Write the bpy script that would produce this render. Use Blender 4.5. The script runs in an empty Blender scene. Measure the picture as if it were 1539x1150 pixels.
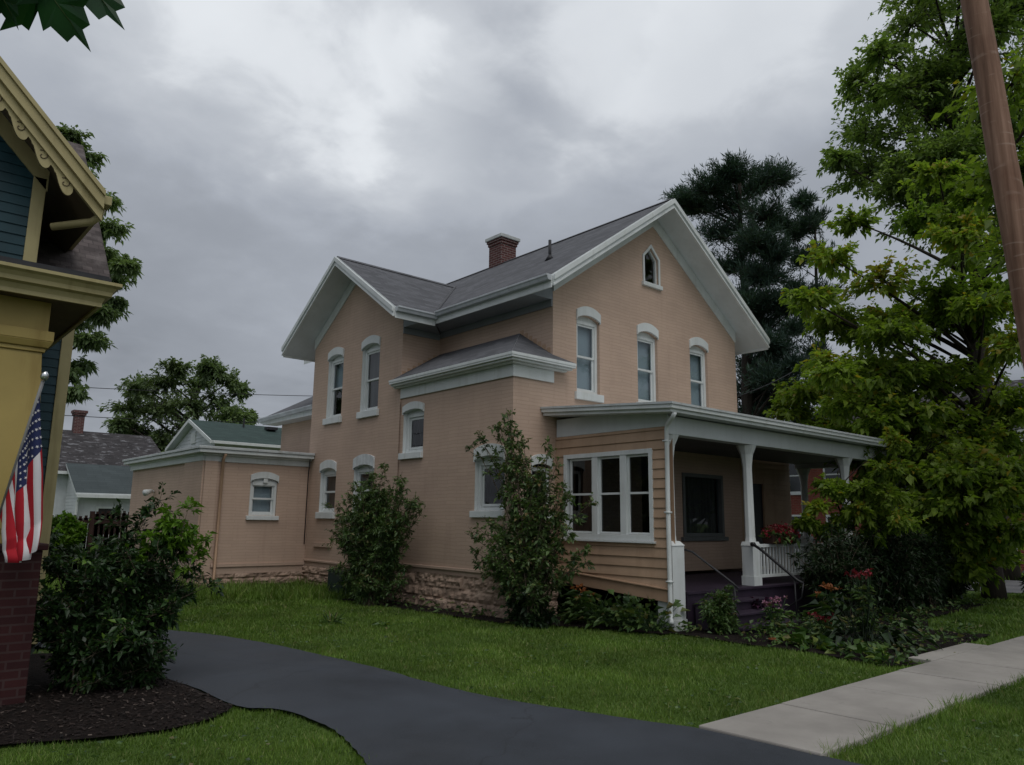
import bpy, bmesh, math, random
import numpy as np
from mathutils import Vector, Matrix, noise as mnoise

random.seed(7)
rng = np.random.default_rng(7)
sc = bpy.context.scene
COL = sc.collection
sc.view_settings.view_transform = 'Standard'
sc.view_settings.look = 'None'
sc.view_settings.exposure = 0
sc.view_settings.gamma = 1
R = math.radians

# ------------------------------------------------------------------ materials
class NT:
    def __init__(s, name):
        s.m = bpy.data.materials.new(name)
        s.m.use_nodes = True
        s.t = s.m.node_tree
        s.b = s.t.nodes['Principled BSDF']
        s.out = s.t.nodes['Material Output']
    def n(s, kind, **kw):
        nd = s.t.nodes.new(kind)
        for k, v in kw.items():
            if k.startswith('i_'):
                key = k[2:]
                key = int(key) if key.isdigit() else key.replace('_', ' ')
                nd.inputs[key].default_value = v
            else:
                setattr(nd, k, v)
        return nd
    def l(s, a, b):
        s.t.links.new(a, b)
    def geo(s):
        return s.n('ShaderNodeNewGeometry').outputs['Position']
    def noise(s, scale, detail=4, vec=None, rough=.55, dist=0.0):
        nd = s.n('ShaderNodeTexNoise')
        nd.inputs['Scale'].default_value = scale
        nd.inputs['Detail'].default_value = detail
        nd.inputs['Roughness'].default_value = rough
        nd.inputs['Distortion'].default_value = dist
        s.l(vec if vec is not None else s.geo(), nd.inputs['Vector'])
        return nd.outputs['Fac']
    def ramp(s, fac, stops):
        nd = s.n('ShaderNodeValToRGB')
        cr = nd.color_ramp
        while len(cr.elements) < len(stops):
            cr.elements.new(0.5)
        for e, (p, c) in zip(cr.elements, stops):
            e.position = p
            e.color = (*c, 1) if len(c) == 3 else c
        s.l(fac, nd.inputs['Fac'])
        return nd.outputs['Color']
    def mix(s, fac, a, b, mode='MIX'):
        nd = s.n('ShaderNodeMix', data_type='RGBA', blend_type=mode)
        for sock, v in ((nd.inputs[0], fac), (nd.inputs[6], a), (nd.inputs[7], b)):
            if hasattr(v, 'is_output'):
                s.l(v, sock)
            elif isinstance(v, (int, float)):
                sock.default_value = v
            else:
                sock.default_value = (*v, 1)
        return nd.outputs[2]
    def math(s, op, a, b=0.0):
        nd = s.n('ShaderNodeMath', operation=op)
        for sock, v in zip(nd.inputs, (a, b)):
            if hasattr(v, 'is_output'):
                s.l(v, sock)
            else:
                sock.default_value = v
        return nd.outputs[0]
    def bump(s, h, strength=.3, dist=.01, prev=None):
        nd = s.n('ShaderNodeBump')
        nd.inputs['Strength'].default_value = strength
        nd.inputs['Distance'].default_value = dist
        s.l(h, nd.inputs['Height'])
        if prev is not None:
            s.l(prev, nd.inputs['Normal'])
        return nd.outputs['Normal']
    def fin(s, color, rough=.6, normal=None, spec=.3, metal=0.0):
        if hasattr(color, 'is_output'):
            s.l(color, s.b.inputs['Base Color'])
        else:
            s.b.inputs['Base Color'].default_value = (*color, 1)
        if hasattr(rough, 'is_output'):
            s.l(rough, s.b.inputs['Roughness'])
        else:
            s.b.inputs['Roughness'].default_value = rough
        s.b.inputs['Specular IOR Level'].default_value = spec
        s.b.inputs['Metallic'].default_value = metal
        if normal is not None:
            s.l(normal, s.b.inputs['Normal'])
        return s.m

def m_paint(name, c, var=.12, scale=3.0, rough=.55, streak=True, dirt=(.30, .28, .25), dirtamt=.25, spec=.3, bumpy=.15):
    t = NT(name)
    n1 = t.noise(scale, 5)
    lo = tuple(x * (1 - var) for x in c)
    hi = tuple(min(1, x * (1 + var * .5)) for x in c)
    col = t.ramp(n1, [(.3, lo), (.7, hi)])
    if streak:
        mp = t.n('ShaderNodeMapping')
        mp.inputs['Scale'].default_value = (7, 7, .7)
        t.l(t.geo(), mp.inputs['Vector'])
        n2 = t.noise(1.0, 6, mp.outputs['Vector'], .65)
        f = t.ramp(n2, [(.52, (0, 0, 0)), (.78, (dirtamt,) * 3)])
        col = t.mix(f, col, tuple(x * y * 1.6 for x, y in zip(c, dirt)))
    nb = t.bump(t.noise(60, 3), bumpy, .004)
    return t.fin(col, rough, nb, spec)

def uvvec(t):
    return t.n('ShaderNodeUVMap').outputs['UV']

def m_brick_paint(name, c):
    t = NT(name)
    uv = uvvec(t)
    wob = t.noise(2.2, 3)
    mp = t.n('ShaderNodeVectorMath', operation='MULTIPLY_ADD')
    cmb = t.n('ShaderNodeCombineXYZ')
    t.l(wob, cmb.inputs[0]); t.l(wob, cmb.inputs[1])
    t.l(cmb.outputs[0], mp.inputs[0]); mp.inputs[1].default_value = (.16, .075, 0)
    t.l(uv, mp.inputs[2])
    br = t.n('ShaderNodeTexBrick')
    br.inputs['Scale'].default_value = 1
    br.inputs['Brick Width'].default_value = .62
    br.inputs['Row Height'].default_value = .0665
    br.inputs['Mortar Size'].default_value = .008
    br.inputs['Mortar Smooth'].default_value = .35
    br.inputs['Color1'].default_value = (.94, .94, .94, 1)
    br.inputs['Color2'].default_value = (1, 1, 1, 1)
    br.inputs['Mortar'].default_value = (.86, .85, .84, 1)
    t.l(mp.outputs[0], br.inputs['Vector'])
    base = t.ramp(t.noise(.9, 6, rough=.6), [(.3, tuple(x * .88 for x in c)), (.7, tuple(x * 1.06 for x in c))])
    col = t.mix(1.0, base, br.outputs['Color'], 'MULTIPLY')
    # rain streaks and grime
    mpp = t.n('ShaderNodeMapping'); mpp.inputs['Scale'].default_value = (5, 5, .5)
    t.l(t.geo(), mpp.inputs['Vector'])
    st = t.ramp(t.noise(1, 6, mpp.outputs[0], .65), [(.54, (0, 0, 0)), (.82, (.34, .34, .34))])
    col = t.mix(st, col, tuple(x * y for x, y in zip(c, (.62, .58, .55))))
    # flaked paint spots
    fl = t.ramp(t.noise(6, 7, rough=.75), [(.655, (0, 0, 0)), (.70, (.4, .4, .4))])
    col = t.mix(fl, col, (.30, .17, .12))
    nb = t.bump(br.outputs['Fac'], -.35, .010)
    nb = t.bump(t.noise(35, 4), .25, .006, nb)
    return t.fin(col, .7, nb, .2)

def m_brick(name, c1, c2, mortar, row=.075, w=.22):
    t = NT(name)
    br = t.n('ShaderNodeTexBrick')
    for k, v in (('Scale', 1), ('Brick Width', w), ('Row Height', row), ('Mortar Size', .009), ('Bias', 0)):
        br.inputs[k].default_value = v
    br.inputs['Color1'].default_value = (*c1, 1); br.inputs['Color2'].default_value = (*c2, 1)
    br.inputs['Mortar'].default_value = (*mortar, 1)
    t.l(uvvec(t), br.inputs['Vector'])
    col = t.mix(t.ramp(t.noise(4, 5), [(.35, (0, 0, 0)), (.8, (.6, .6, .6))]), br.outputs['Color'], tuple(x * .5 for x in c1))
    nb = t.bump(br.outputs['Fac'], -.6, .01)
    nb = t.bump(t.noise(40, 4), .3, .006, nb)
    return t.fin(col, .8, nb, .2)

def m_shingle(name, c, row=.14, tab=.30, var=.35, moss=None, flake=None):
    t = NT(name)
    br = t.n('ShaderNodeTexBrick')
    for k, v in (('Scale', 1), ('Brick Width', tab), ('Row Height', row), ('Mortar Size', .006)):
        br.inputs[k].default_value = v
    br.inputs['Color1'].default_value = tuple(x * (1 - var) for x in c) + (1,)
    br.inputs['Color2'].default_value = tuple(x * (1 + var) for x in c) + (1,)
    br.inputs['Mortar'].default_value = tuple(x * .45 for x in c) + (1,)
    t.l(uvvec(t), br.inputs['Vector'])
    col = t.mix(.65, t.ramp(t.noise(1.3, 6), [(.3, tuple(x * .75 for x in c)), (.7, tuple(x * 1.25 for x in c))]), br.outputs['Color'])
    if moss:
        col = t.mix(t.ramp(t.noise(2.2, 6, rough=.7), [(.5, (0, 0, 0)), (.7, (.7, .7, .7))]), col, moss)
    if flake:
        mp = t.n('ShaderNodeMapping'); mp.inputs['Scale'].default_value = (3, 3, 14)
        t.l(t.geo(), mp.inputs['Vector'])
        col = t.mix(t.ramp(t.noise(1, 4, mp.outputs[0], .6), [(.58, (0, 0, 0)), (.62, (1, 1, 1))]), col, flake)
    nb = t.bump(br.outputs['Fac'], -.5, .012)
    nb = t.bump(t.noise(120, 2), .3, .004, nb)
    return t.fin(col, .85, nb, .25)

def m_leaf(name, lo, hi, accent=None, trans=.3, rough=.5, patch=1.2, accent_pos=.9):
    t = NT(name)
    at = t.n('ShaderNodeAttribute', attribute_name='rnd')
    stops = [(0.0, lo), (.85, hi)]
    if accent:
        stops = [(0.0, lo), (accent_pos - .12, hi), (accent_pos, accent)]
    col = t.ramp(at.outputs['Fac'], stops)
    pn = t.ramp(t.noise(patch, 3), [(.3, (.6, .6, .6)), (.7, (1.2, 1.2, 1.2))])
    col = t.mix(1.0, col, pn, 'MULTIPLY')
    t.fin(col, rough, None, .35)
    tr = t.n('ShaderNodeBsdfTranslucent')
    c2 = t.mix(1.0, col, (1.2, 1.35, .6), 'MULTIPLY')
    t.l(c2, tr.inputs['Color'])
    mx = t.n('ShaderNodeMixShader'); mx.inputs[0].default_value = trans
    t.l(t.b.outputs[0], mx.inputs[1]); t.l(tr.outputs[0], mx.inputs[2])
    t.l(mx.outputs[0], t.out.inputs['Surface'])
    return t.m

def m_bark(name, c, sc_=(10, 10, 1.6), b=.8):
    t = NT(name)
    mp = t.n('ShaderNodeMapping'); mp.inputs['Scale'].default_value = sc_
    t.l(t.geo(), mp.inputs['Vector'])
    n = t.noise(1, 7, mp.outputs[0], .65)
    col = t.ramp(n, [(.3, tuple(x * .5 for x in c)), (.7, tuple(x * 1.35 for x in c))])
    return t.fin(col, .85, t.bump(n, b, .02), .2)

def m_glass(name, tint=(.55, .6, .62), refl=.9):
    t = NT(name)
    tr = t.n('ShaderNodeBsdfTransparent'); tr.inputs['Color'].default_value = (*tint, 1)
    gl = t.n('ShaderNodeBsdfGlossy'); gl.inputs['Roughness'].default_value = .02
    gl.inputs['Color'].default_value = (refl, refl, refl, 1)
    nb = t.bump(t.noise(1.6, 2), .03, .05)
    t.l(nb, gl.inputs['Normal'])
    lw = t.n('ShaderNodeLayerWeight')
    f = t.math('ADD', t.math('MULTIPLY', t.math('POWER', lw.outputs['Facing'], 4.2), .9), .06)
    mx = t.n('ShaderNodeMixShader')
    t.l(f, mx.inputs[0]); t.l(tr.outputs[0], mx.inputs[1]); t.l(gl.outputs[0], mx.inputs[2])
    t.l(mx.outputs[0], t.out.inputs['Surface'])
    t.t.nodes.remove(t.b)
    return t.m

def m_curtain(name, c):
    t = NT(name)
    mp = t.n('ShaderNodeMapping'); mp.inputs['Scale'].default_value = (9, 9, .3)
    t.l(t.geo(), mp.inputs['Vector'])
    n = t.noise(1, 3, mp.outputs[0])
    return t.fin(t.ramp(n, [(.3, tuple(x * .45 for x in c)), (.7, c)]), .9, None, .1)

TAN = (.535, .392, .308)
M = {}
M['brick_tan'] = m_brick_paint('painted_tan_brick', TAN)
M['clap_tan'] = m_paint('tan_clapboard', (.46, .315, .215), .14, 2.5, .6, True, (.4, .36, .33), .45)
M['tan_trim'] = m_paint('tan_trim', (.43, .285, .19), .12, 3, .6)
M['white'] = m_paint('white_paint', (.66, .69, .69), .10, 2.2, .5, True, (.42, .42, .38), .6)
M['soffit'] = m_paint('soffit_paint', (.60, .635, .65), .10, 2.0, .55, True, (.45, .45, .42), .40)
M['gutter'] = m_paint('weathered_gutter', (.50, .53, .56), .18, 3.0, .45, True, (.35, .35, .35), .5)
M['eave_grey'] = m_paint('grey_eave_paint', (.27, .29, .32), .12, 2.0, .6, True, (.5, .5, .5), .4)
M['oldwhite'] = m_paint('worn_white_paint', (.62, .65, .66), .2, 9.0, .6, True, (.30, .26, .22), .7)
M['stone'] = NT('rough_stone')
def _stone(t):
    n = t.noise(5, 7, rough=.65)
    col = t.ramp(n, [(.3, (.22, .155, .118)), (.5, (.37, .265, .205)), (.72, (.50, .375, .295))])
    return t.fin(col, .85, t.bump(t.noise(28, 5), .6, .012), .2)
M['stone'] = _stone(M['stone'])
M['shingle'] = m_shingle('grey_shingle', (.100, .102, .112), .125, .27, .30)
M['metal_roof'] = m_paint('painted_metal_roof', (.52, .55, .56), .2, 2.0, .45, True, (.3, .25, .2), .6)
M['red_brick'] = m_brick('red_brick', (.13, .045, .042), (.085, .030, .03), (.22, .19, .18), .066, .20)
M['red_house_brick'] = m_brick('old_red_brick', (.26, .06, .045), (.19, .042, .032), (.22, .14, .11))
M['concrete_cap'] = m_paint('concrete_cap', (.50, .52, .52), .2, 6, .8)
M['dark_metal'] = m_paint('dark_metal', (.03, .03, .034), .3, 8, .5, False)
M['rust'] = m_paint('rusty_flashing', (.30, .18, .13), .4, 14, .7, False)
M['glass'] = m_glass('window_glass', (.74, .80, .83))
M['glass_clear'] = m_glass('porch_glass', (.12, .135, .135))
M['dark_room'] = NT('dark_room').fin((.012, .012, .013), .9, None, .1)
M['shade_grey'] = m_paint('roller_shade', (.42, .47, .50), .1, 1.5, .9, False)
M['curtain'] = m_curtain('pale_curtain', (.30, .29, .27))
M['curtain_dark'] = m_curtain('dark_curtain', (.10, .10, .09))
M['purple'] = m_paint('purple_deck_paint', (.034, .023, .040), .3, 4, .6, True, (.3, .3, .3), .4)
M['black_iron'] = NT('black_iron').fin((.012, .012, .014), .45, None, .4)
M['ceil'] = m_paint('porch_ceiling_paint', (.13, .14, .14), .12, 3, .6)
M['door'] = m_paint('dark_door_paint', (.025, .027, .035), .2, 4, .4, False)
M['yellow'] = m_paint('yellow_paint', (.40, .30, .098), .10, 2.5, .5, True, (.4, .36, .3), .75)
M['cream'] = m_paint('cream_yellow_paint', (.41, .35, .175), .12, 3, .5, True, (.36, .34, .27), .75)
M['brown_soffit'] = m_paint('brown_soffit', (.13, .095, .06), .2, 3, .65)
M['teal'] = m_paint('teal_clapboard', (.010, .046, .060), .22, 2.5, .5, True, (.4, .4, .4), .4)
M['old_shingle'] = m_shingle('worn_brown_shingle', (.085, .070, .068), .11, .13, .6, (.19, .165, .16), None)
M['maroon_brick'] = m_brick('dark_maroon_brick', (.050, .016, .016), (.034, .012, .013), (.06, .036, .034), .075, .22)
M['green_roof'] = m_shingle('green_shingle', (.040, .066, .060), .14, .3, .2)
M['slate'] = m_shingle('patchy_slate', (.046, .042, .044), .16, .26, .5, None, (.17, .17, .18))
M['grey_roof'] = m_shingle('grey_green_roof', (.060, .075, .078), .2, .6, .12)
M['white_siding'] = m_paint('white_siding', (.58, .61, .63), .14, 2, .6, True, (.4, .4, .4), .4)
M['fence'] = m_bark('weathered_fence_wood', (.050, .028, .024), (6, 6, .8), .4)
M['green_metal'] = m_paint('dark_green_metal', (.018, .035, .032), .2, 4, .5, False)
M['pole'] = None
def _pole():
    t = NT('treated_pole_wood')
    mp = t.n('ShaderNodeMapping'); mp.inputs['Scale'].default_value = (18, 18, .9)
    t.l(t.geo(), mp.inputs['Vector'])
    n = t.noise(1, 7, mp.outputs[0], .6)
    col = t.ramp(n, [(.28, (.11, .062, .042)), (.5, (.21, .122, .084)), (.72, (.32, .20, .145))])
    # old spike scars and pale rings
    mp2 = t.n('ShaderNodeMapping'); mp2.inputs['Scale'].default_value = (1.5, 1.5, 5)
    t.l(t.geo(), mp2.inputs['Vector'])
    w = t.n('ShaderNodeTexWave', wave_type='BANDS', bands_direction='Z')
    w.inputs['Scale'].default_value = .42; w.inputs['Distortion'].default_value = 16
    w.inputs['Detail'].default_value = 3; w.inputs['Detail Scale'].default_value = .8
    t.l(mp2.outputs[0], w.inputs['Vector'])
    f = t.math('MULTIPLY', t.ramp(w.outputs['Fac'], [(.95, (0, 0, 0)), (.99, (.42, .42, .42))]), t.ramp(t.noise(5.0, 3), [(.48, (0, 0, 0)), (.60, (1, 1, 1))]))
    col = t.mix(f, col, (.40, .30, .24))
    col = t.mix(t.ramp(t.noise(2.4, 4), [(.5, (0, 0, 0)), (.8, (.55, .55, .55))]), col, (.12, .05, .03))
    return t.fin(col, .8, t.bump(n, .5, .012), .2)
M['pole'] = _pole()

def _asphalt(name, c, blue=1.0):
    t = NT(name)
    n = t.noise(.8, 5, rough=.6)
    col = t.ramp(n, [(.3, tuple(x * .55 for x in c)), (.7, tuple(x * 1.45 for x in c))])
    ag = t.ramp(t.noise(150, 3), [(.45, (0, 0, 0)), (.72, (.6, .6, .6))])
    col = t.mix(ag, col, tuple(x * 2.2 for x in c))
    vo = t.n('ShaderNodeTexVoronoi', feature='DISTANCE_TO_EDGE')
    vo.inputs['Scale'].default_value = .33
    dn = t.n('ShaderNodeTexNoise'); dn.inputs['Scale'].default_value = 1.4; dn.inputs['Detail'].default_value = 5
    t.l(t.geo(), dn.inputs['Vector'])
    va = t.n('ShaderNodeVectorMath', operation='MULTIPLY_ADD'); va.inputs[1].default_value = (.9, .9, 0)
    t.l(dn.outputs['Color'], va.inputs[0]); t.l(t.geo(), va.inputs[2])
    t.l(va.outputs[0], vo.inputs['Vector'])
    ck = t.ramp(vo.outputs['Distance'], [(.0, (.5, .5, .5)), (.0035, (0, 0, 0))])
    col = t.mix(ck, col, (.012, .012, .014))
    tm = t.ramp(t.noise(.6, 6, rough=.65), [(.48, (0, 0, 0)), (.70, (.55, .55, .55))])
    col = t.mix(tm, col, (c[0] * 1.7, c[1] * 1.6, c[2] * 1.5))
    nb = t.bump(t.noise(190, 3), .35, .006)
    return t.fin(col, t.ramp(n, [(.3, (.62,) * 3), (.7, (.82,) * 3)]), nb, .35)
M['asphalt'] = _asphalt('sealed_asphalt', (.031, .036, .045))
M['street'] = _asphalt('street_asphalt', (.10, .10, .105))

def _conc():
    t = NT('worn_concrete')
    n = t.noise(1.1, 6, rough=.62)
    col = t.ramp(n, [(.3, (.245, .228, .208)), (.7, (.37, .345, .315))])
    sp = t.ramp(t.noise(5, 6, rough=.7), [(.62, (0, 0, 0)), (.74, (.45, .45, .45))])
    col = t.mix(sp, col, (.14, .135, .13))
    sp2 = t.ramp(t.noise(17, 3), [(.72, (0, 0, 0)), (.76, (.75, .75, .75))])
    col = t.mix(t.math('MULTIPLY', sp2, t.ramp(t.noise(.7, 2), [(.5, (0, 0, 0)), (.6, (1, 1, 1))])), col, (.05, .045, .04))
    return t.fin(col, .85, t.bump(t.noise(90, 4), .3, .005), .25)
M['concrete'] = _conc()

def _lawn():
    t = NT('lawn_soil_and_thatch')
    n = t.noise(2.2, 6, rough=.6)
    col = t.ramp(n, [(.3, (.050, .090, .016)), (.5, (.088, .150, .028)), (.72, (.128, .200, .042))])
    fine = t.ramp(t.noise(70, 3), [(.35, (.45, .45, .45)), (.7, (1.25, 1.25, 1.25))])
    col = t.mix(1.0, col, fine, 'MULTIPLY')
    return t.fin(col, .9, t.bump(t.noise(80, 3), .8, .03), .15)
M['lawn'] = _lawn()
def _soil():
    t = NT('dark_mulch_soil')
    n = t.noise(24, 5, rough=.65)
    col = t.ramp(n, [(.3, (.006, .005, .005)), (.6, (.020, .014, .012)), (.8, (.045, .032, .027))])
    return t.fin(col, .9, t.bump(n, 1.0, .04), .15)
M['soil'] = _soil()
M['chip'] = m_leaf('mulch_chip', (.010, .007, .006), (.034, .022, .018), (.12, .095, .08), 0.0, .85, 2.0, .96)
M['grass'] = m_leaf('grass_blade', (.072, .138, .020), (.165, .262, .042), (.25, .26, .10), .28, .55, .9, .93)
M['leaf_maple'] = m_leaf('maple_leaf', (.095, .170, .022), (.27, .36, .055), (.34, .26, .03), .5, .5, .45, .95)
M['leaf_tall'] = m_leaf('tall_tree_leaf', (.105, .175, .055), (.25, .34, .095), None, .45, .5, .4)
M['leaf_far'] = m_leaf('far_tree_leaf', (.095, .145, .070), (.19, .255, .115), None, .4, .55, .3)
M['leaf_dark'] = m_leaf('dark_shrub_leaf', (.009, .020, .008), (.026, .055, .016), None, .12, .45, 2.0)
M['leaf_privet'] = m_leaf('privet_leaf', (.032, .068, .024), (.115, .19, .056), (.17, .15, .06), .25, .42, 2.2, .94)
M['leaf_lilac'] = m_leaf('lilac_leaf', (.040, .080, .032), (.13, .20, .062), (.20, .15, .07), .28, .42, 2.0, .93)
M['leaf_bush'] = m_leaf('bush_leaf', (.007, .020, .008), (.040, .088, .024), (.09, .17, .02), .22, .4, 2.5, .97)
M['leaf_bright'] = m_leaf('bright_leaf', (.07, .16, .015), (.13, .24, .02), None, .35, .5, 3)
M['leaf_hosta'] = m_leaf('hosta_leaf', (.030, .075, .016), (.080, .150, .028), (.20, .26, .06), .2, .4, 4, .9)
M['leaf_near'] = m_leaf('near_maple_leaf', (.016, .060, .022), (.024, .085, .030), None, .30, .4, 8)
M['needle'] = m_leaf('pine_needle', (.026, .055, .048), (.066, .112, .088), None, .2, .55, .5)
M['bark'] = m_bark('grey_brown_bark', (.075, .062, .050))
M['bark_dark'] = m_bark('dark_bark', (.040, .032, .027))
M['stem'] = m_bark('shrub_stem', (.105, .085, .060), (14, 14, 3), .4)
M['fl_red'] = m_leaf('red_petal', (.12, .008, .014), (.24, .02, .035), None, .2, .5, 5)
M['fl_pink'] = m_leaf('pink_petal', (.30, .10, .19), (.45, .26, .34), None, .25, .5, 5)
M['fl_orange'] = m_leaf('orange_petal', (.25, .07, .02), (.36, .14, .05), None, .25, .5, 5)
M['fl_purple'] = m_leaf('purple_foliage', (.03, .010, .03), (.07, .025, .06), None, .2, .5, 5)
M['basket'] = m_paint('brown_planter', (.05, .025, .018), .3, 10, .8, False)
M['wire'] = NT('wire_rubber').fin((.02, .02, .022), .6, None, .2)
def _cloth(name, c):
    t = NT(name)
    n = t.noise(300, 2)
    return t.fin(t.ramp(n, [(.3, tuple(x * .9 for x in c)), (.7, c)]), .75, t.bump(n, .2, .002), .2)
M['flag_red'] = _cloth('flag_red', (.42, .018, .030))
M['flag_white'] = _cloth('flag_white', (.66, .64, .66))
M['flag_blue'] = _cloth('flag_blue', (.022, .030, .095))
M['steel'] = NT('bright_steel').fin((.7, .72, .74), .22, None, .5, .9)
M['grey_steel'] = m_paint('grey_pole_metal', (.22, .22, .22), .1, 5, .4, False)

# ------------------------------------------------------------------ mesh helpers
def front(y0):
    return lambda u, v, d: (u, y0 - d, v)
def side(x0):
    return lambda u, v, d: (x0 - d, -u, v)

class MB:
    def __init__(s):
        s.v = []; s.f = []; s.m = []
    def add(s, verts, faces, mi=0):
        o = len(s.v)
        s.v.extend(tuple(map(float, p)) for p in verts)
        for f in faces:
            s.f.append(tuple(i + o for i in f)); s.m.append(mi)
        return s
    def hexa(s, p, mi=0):
        return s.add(p, [(0, 3, 2, 1), (4, 5, 6, 7), (0, 1, 5, 4), (1, 2, 6, 5), (2, 3, 7, 6), (3, 0, 4, 7)], mi)
    def box(s, x0, x1, y0, y1, z0, z1, mi=0):
        return s.hexa([(x0, y0, z0), (x1, y0, z0), (x1, y1, z0), (x0, y1, z0), (x0, y0, z1), (x1, y0, z1), (x1, y1, z1), (x0, y1, z1)], mi)
    def bt(s, T, u0, u1, v0, v1, d0, d1, mi=0):
        return s.hexa([T(u0, v0, d0), T(u1, v0, d0), T(u1, v0, d1), T(u0, v0, d1), T(u0, v1, d0), T(u1, v1, d0), T(u1, v1, d1), T(u0, v1, d1)], mi)
    def poly(s, pts, mi=0):
        return s.add(pts, [tuple(range(len(pts)))], mi)
    def prism(s, a, b, mi=0, cap=None):
        """two matching loops"""
        n = len(a)
        s.add(list(a) + list(b), [(i, (i + 1) % n, n + (i + 1) % n, n + i) for i in range(n)], mi)
        s.poly(a, mi if cap is None else cap); s.poly(b, mi)
        return s
    def slab(s, pts, t, top=0, bot=1, sidem=2):
        n = len(pts)
        b = [(x, y, z - t) for x, y, z in pts]
        s.poly(pts, top); s.poly(b, bot)
        s.add(list(pts) + b, [(i, (i + 1) % n, n + (i + 1) % n, n + i) for i in range(n)], sidem)
        return s
    def pt(s, T, pts, d0, d1, mi=0):
        return s.prism([T(u, v, d0) for u, v in pts], [T(u, v, d1) for u, v in pts], mi)
    def tube(s, P, r, n=8, mi=0, caps=True):
        P = [Vector(p) for p in P]
        if not hasattr(r, '__len__'):
            r = [r] * len(P)
        rings = []
        t = (P[1] - P[0]).normalized()
        a = t.orthogonal().normalized()
        for i, p in enumerate(P):
            if i == 0: t = (P[1] - P[0])
            elif i == len(P) - 1: t = (P[-1] - P[-2])
            else: t = (P[i + 1] - P[i - 1])
            t.normalize()
            a = (a - t * a.dot(t))
            a = a.normalized() if a.length > 1e-6 else t.orthogonal().normalized()
            b = t.cross(a)
            rings.append([p + (a * math.cos(k * 2 * math.pi / n) + b * math.sin(k * 2 * math.pi / n)) * r[i] for k in range(n)])
        vs = [q for ring in rings for q in ring]
        fs = [(i * n + k, i * n + (k + 1) % n, (i + 1) * n + (k + 1) % n, (i + 1) * n + k) for i in range(len(P) - 1) for k in range(n)]
        if caps:
            fs += [tuple(reversed(range(n))), tuple((len(P) - 1) * n + k for k in range(n))]
        return s.add(vs, fs, mi)
    def build(s, name, mats, parent=None, smooth=False, bevel=0, loc=None, recalc=True):
        if not isinstance(mats, (list, tuple)): mats = [mats]
        base = Vector(loc) if loc is not None else Vector((0, 0, 0))
        q = parent
        while q is not None:
            base += q.location; q = q.parent
        me = bpy.data.meshes.new(name)
        me.from_pydata([(x - base.x, y - base.y, z - base.z) for x, y, z in s.v], [], s.f)
        me.polygons.foreach_set('material_index', s.m)
        bm = bmesh.new(); bm.from_mesh(me)
        if recalc: bmesh.ops.recalc_face_normals(bm, faces=bm.faces)
        uv = bm.loops.layers.uv.new('UVMap')
        bm.normal_update()
        for f in bm.faces:
            n = f.normal
            ax, ay, az = abs(n.x), abs(n.y), abs(n.z)
            for l in f.loops:
                c = l.vert.co + base
                if az > .35 and az < .97:         # roof slopes: measure along the slope
                    h = math.hypot(n.x, n.y)
                    l[uv].uv = ((c.x * -n.y + c.y * n.x) / h, c.z / max(h, .2))
                elif az >= .97: l[uv].uv = (c.x, c.y)
                elif ax > ay: l[uv].uv = (c.y, c.z)
                else: l[uv].uv = (c.x, c.z)
            f.smooth = smooth
        bm.to_mesh(me); bm.free()
        for m in mats: me.materials.append(m)
        o = bpy.data.objects.new(name, me); COL.objects.link(o)
        if parent is not None: o.parent = parent
        if loc is not None: o.location = loc
        if bevel:
            md = o.modifiers.new('bevel', 'BEVEL'); md.width = bevel; md.segments = 2; md.limit_method = 'ANGLE'; md.angle_limit = R(40)
        return o

def thing(name, label, cat, loc, group=None):
    o = bpy.data.objects.new(name, None); COL.objects.link(o)
    o.location = loc; o.empty_display_size = .2
    o['label'] = label; o['category'] = cat
    if group: o['group'] = group
    return o
def tag(o, label, cat, group=None):
    o['label'] = label; o['category'] = cat
    if group: o['group'] = group
    return o
def struct(o):
    o['kind'] = 'structure'; return o

def np_mesh(name, V, F, mat, rnd=None, parent=None, loc=(0, 0, 0), smooth=False):
    """V (N,3), F (M,k) with k 3 or 4"""
    base = np.array(loc, float)
    if parent is not None: base = base + np.array(parent.location)
    V = np.asarray(V, np.float32) - base.astype(np.float32)
    F = np.asarray(F, np.int32); k = F.shape[1]
    me = bpy.data.meshes.new(name)
    me.vertices.add(len(V)); me.vertices.foreach_set('co', V.ravel())
    me.loops.add(F.size); me.loops.foreach_set('vertex_index', F.ravel())
    me.polygons.add(len(F))
    me.polygons.foreach_set('loop_start', np.arange(0, F.size, k, dtype=np.int32))
    me.polygons.foreach_set('loop_total', np.full(len(F), k, np.int32))
    if smooth: me.polygons.foreach_set('use_smooth', np.ones(len(F), bool))
    if rnd is not None:
        a = me.attributes.new('rnd', 'FLOAT', 'POINT'); a.data.foreach_set('value', np.asarray(rnd, np.float32))
    me.update(calc_edges=True); me.validate()
    me.materials.append(mat)
    o = bpy.data.objects.new(name, me); COL.objects.link(o)
    if parent is not None: o.parent = parent
    o.location = loc if parent is None else (np.array(loc) if any(loc) else (0, 0, 0))
    return o

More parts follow.
